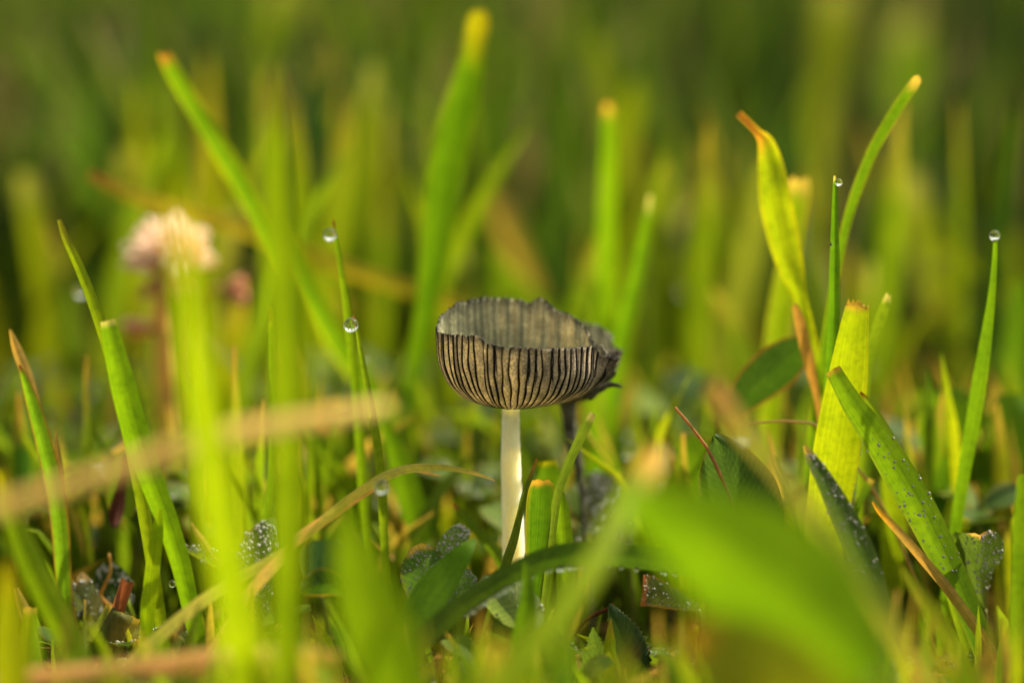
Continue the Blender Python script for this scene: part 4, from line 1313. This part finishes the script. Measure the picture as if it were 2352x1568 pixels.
def floret(parent, og, p, d, length, c0, c1, roll):
    q = Vector(d).to_track_quat('Z', 'Y').to_matrix() @ Matrix.Rotation(roll, 3, 'Z')
    V = [p + q @ (v * length) for v in FV]
    C = [lerp3(c0, c1, min(1, v.z * 1.2)) for v in FV]
    make('floret', V, FF, M_PETAL, parent=parent, origin=og, cols=C, uvs=[(v.x, v.z) for v in FV])


def build_flower():
    rs = random.Random(8)
    Y = 36.0
    c = at(386, 606, Y)
    pts = [at(384, 600, Y), at(372, 700, Y), at(380, 800, Y), at(386, 930, Y)]
    P = to_ground([(p, 1) for p in pts], 0.1, 3.0)
    L = spline([p for p, _ in P], 40)
    og = Vector(L[-1])
    root = empty('clover_flower', og)
    tag(root, 'pale pink and cream clover flower head with drooping faded florets', 'clover flower')
    V, F = tube(L, [0.95 + 0.6 * math.sin(i / 39 * 3) for i in range(40)], 10)
    make('stalk', V, F, M_PETAL, parent=root, origin=og, cols=[lerp3((0.66, 0.38, 0.14), (0.5, 0.40, 0.05), min(1, i / 280)) for i in range(len(V))], uvs=[(p.x, p.z) for p in V])
    cream, pink, rose = (0.92, 0.80, 0.68), (0.90, 0.60, 0.50), (0.82, 0.38, 0.28)
    n = 46
    for i in range(n):
        f = (i + 0.5) / n
        el = math.asin(1 - 1.45 * f)
        az = i * 2.39996
        d = Vector((math.cos(el) * math.cos(az), math.cos(el) * math.sin(az), math.sin(el)))
        floret(root, og, c + d * 0.8, d + Vector((0, 0, 0.35)), rs.uniform(5.0, 5.9), rose if el < -0.1 else pink, cream, rs.uniform(0, 6))
    for k in range(6):                                   # faded florets hanging below the head
        a = k * 1.05 + 0.3
        d = Vector((math.cos(a), math.sin(a), -1.2)).normalized()
        floret(root, og, c + d * 0.8, d, rs.uniform(4.0, 5.0), rose, (0.62, 0.34, 0.18), rs.uniform(0, 6))
    for k in range(4):                                   # side florets on the stalk
        p = at(384, 752, Y)
        d = Vector((-1, -0.3 + 0.25 * k, 0.15 - 0.12 * k)).normalized()
        floret(root, og, p, d, 6.0, (0.72, 0.42, 0.2), (0.88, 0.52, 0.36), k)
    # a second small faded cluster to the right
    c2 = at(536, 672, Y - 2)
    P = to_ground([(at(500, 664, Y - 2), 1), (at(470, 672, Y), 1), (at(440, 760, Y + 2), 1), (at(430, 900, Y + 2), 1)], 0.1, 3.0)
    L = spline([p for p, _ in P], 30)
    root2 = empty('faded_blossom', L[-1])
    tag(root2, 'small faded salmon-pink blossom beside the clover flower', 'clover flower')
    V, F = tube(L, [0.5] * 30, 8)
    make('stalk', V, F, M_PETAL, parent=root2, origin=L[-1], cols=[(0.36, 0.27, 0.07)] * len(V), uvs=[(p.x, p.z) for p in V])
    for k in range(9):
        d = Vector((0.9, rs.uniform(-0.5, 0.5), rs.uniform(-0.7, 0.6))).normalized()
        floret(root2, L[-1], at(508, 666, Y - 2), d, rs.uniform(2.8, 3.8), (0.6, 0.36, 0.12), (0.78, 0.42, 0.30), k)


build_flower()


# ================================================================== dewdrops
def drop(px, py, rpx, Y, label, group=None, squash=1.0):
    p = at(px, py, Y)
    r = rpx * mpp(Y)
    tv, tf = ICO4
    v = tv * np.array([r, r, r * squash]) + np.array(p)
    o = make('dewdrop', v, tf, M_WATER, origin=p)
    tag(o, label, 'dewdrop', group)


drop(758, 539, 15, 8.3, 'clear dewdrop under the reddish tip of the needle-thin blade')
drop(806, 746, 17, -0.8, 'large clear dewdrop hanging at the tip of the thin ribbed blade')
drop(1927, 419, 8.5, 0.8, 'tiny clear dewdrop at the tip of the straight pointed blade')
drop(2285, 541, 12, 4, 'round dewdrop balanced on top of the lone tapering blade')
drop(195, 1414, 15, 0.5, 'clear dewdrop hanging below the grey-green frayed leaf')
drop(1449, 1036, 18, 22, 'dewdrop with white glint on the grass behind the black stem')
drop(1446, 985, 20, 34, 'hazy dewdrop disc above the white-glint drop')
drop(876, 1118, 17, -20, 'hazy white dewdrop under the arching stalk')
drop(186, 668, 16, 26, 'pale blurred dewdrop behind the slim pale blade')
drop(396, 1340, 9, -8, 'small dewdrop between the wide green blade and the lime blades')
drop(1578, 664, 16, 60, 'faint dewdrop disc behind the slanting blade')
drop(1706, 1006, 16, -30, 'dewdrop ring on the blurred tan straw')
drop(968, 1482, 14, -20, 'dewdrop under the left bend of the dark dewy blade')
drop(1012, 962, 17, 45, 'faint dewdrop disc left of the stem top')
drop(210, 885, 20, 50, 'large faint dewdrop disc left of the wide green blade')
drop(838, 820, 8, 20, 'dim dewdrop behind the leaning clipped blade')


def build_bug():
    p = at(1908, 562, 0.6)
    v = ICO2[0] * np.array([0.17, 0.15, 0.14]) + np.array(p)
    root = make('beetle', v, ICO2[1], M_BUG, origin=p)
    tag(root, 'tiny black beetle on the edge of the straight pointed blade', 'beetle')
    v = ICO2[0] * np.array([0.07, 0.08, 0.08]) + np.array(p + Vector((0.02, 0, 0.17)))
    make('head', v, ICO2[1], M_BUG, parent=root, origin=p)
    for s_ in (-1, 1):
        for k in (-1, 0, 1):
            L = spline([p + Vector((0, 0.05 * s_, 0.06 * k)), p + Vector((0.06, 0.14 * s_, 0.09 * k)), p + Vector((0.16, 0.16 * s_, 0.12 * k))], 6)
            V, F = tube(L, [0.015] * 6, 5)
            make('leg', V, F, M_BUG, parent=root, origin=p)


build_bug()


# ================================================================== low clover scattered in the grass
def build_low_clover():
    rs = random.Random(31)
    protos = []
    for v_ in range(4):
        root = empty('low_clover', (0, 0, 0))
        h = 7.0 + 3.0 * v_
        L = spline([Vector((0, 0, h)), Vector((0.3, 0.2, h * 0.5)), Vector((0, 0, -2))], 8)
        V, F = tube(L, [0.3] * 8, 6)
        make('stalk', V, F, M_STALK, parent=root)
        for k in range(3):
            a = k * 2.094 + v_
            d = Vector((math.cos(a), math.sin(a), 0.25))
            ln = rs.uniform(4.5, 6.5)
            line = [Vector((0, 0, h)) + d * ln * (1 - i / 11) + Vector((0, 0, 0.5 * math.sin(i / 11 * 3))) for i in range(12)]
            wid = [ln * 0.9 * max(0.05, math.sin(math.pi * (0.12 + 0.86 * (i / 11)) ** 0.75)) for i in range(12)]
            c = lerp3((0.04, 0.085, 0.015), (0.12, 0.19, 0.01), rs.random())
            V, F, C, U, N = ribbon(line, wid, c, edge=lerp3(c, BROWN, 0.4), edgew=0.06, fold=rs.uniform(-0.3, 0.0), nu=7, seed=v_ * 3 + k, face=Vector((0, 0, 1)), wav=0.4)
            lf = make('leaflet', V, F, M_LEAF, parent=root, cols=C, uvs=U)
            if v_ % 2 == 0:
                add_dew(lf, Vector((0, 0, 0)), V, N, 7, 26, 0.05, 0.2, seed=k)
        protos.append(root)
    spots = []
    for _ in range(1200):
        if len(spots) >= 110:
            break
        y = rs.uniform(16, 110)
        half = 0.18 * (y + 302) * 1.02
        x = rs.uniform(-half, half)
        if abs(x) < 4 and -14 < y < 6:
            continue
        if any((x - a) ** 2 + (y - b) ** 2 < 30 for a, b in spots):
            continue
        spots.append((x, y))
    for _ in range(400):
        if len(spots) >= 150:
            break
        y = rs.uniform(-34, -5)
        half = 0.18 * (y + 302)
        x = rs.uniform(-half, half)
        if (abs(x) < 3 and y > -14) or any((x - a) ** 2 + (y - b) ** 2 < 24 for a, b in spots):
            continue
        spots.append((x, y))
    used = set()
    for i, (x, y) in enumerate(spots):
        v_ = rs.randrange(4) if y > 6 else rs.randrange(2) 
        pr = protos[v_]
        if v_ not in used:
            used.add(v_)
            o = pr
        else:
            o = pr.copy(); COL.objects.link(o)
            for ch in pr.children:
                c = ch.copy(); COL.objects.link(c); c.parent = o
                for g in ch.children:
                    d = g.copy(); COL.objects.link(d); d.parent = c
        o.location = Vector((x, y, ground_z(x, y) - (0.5 if y < 6 else 0.0))) * MM
        o.rotation_euler = (rs.gauss(0, 0.25) + 0.25, rs.gauss(0, 0.25), rs.uniform(0, 6.28))
        s_ = rs.uniform(0.8, 1.25) if y > 6 else rs.uniform(0.55, 0.85)
        o.scale = (s_, s_, s_)
        dewy = 'dew-flecked' if v_ % 2 == 0 else 'dewless'
        size = ('tiny' if v_ < 2 else 'small')
        where = 'behind the mushroom stem' if y > 6 else 'in the stubble before the mushroom'
        tag(o, f'{size} {dewy} three-leaved clover growing low {where}', 'clover', f'{size} {dewy} clover {where}')


build_low_clover()
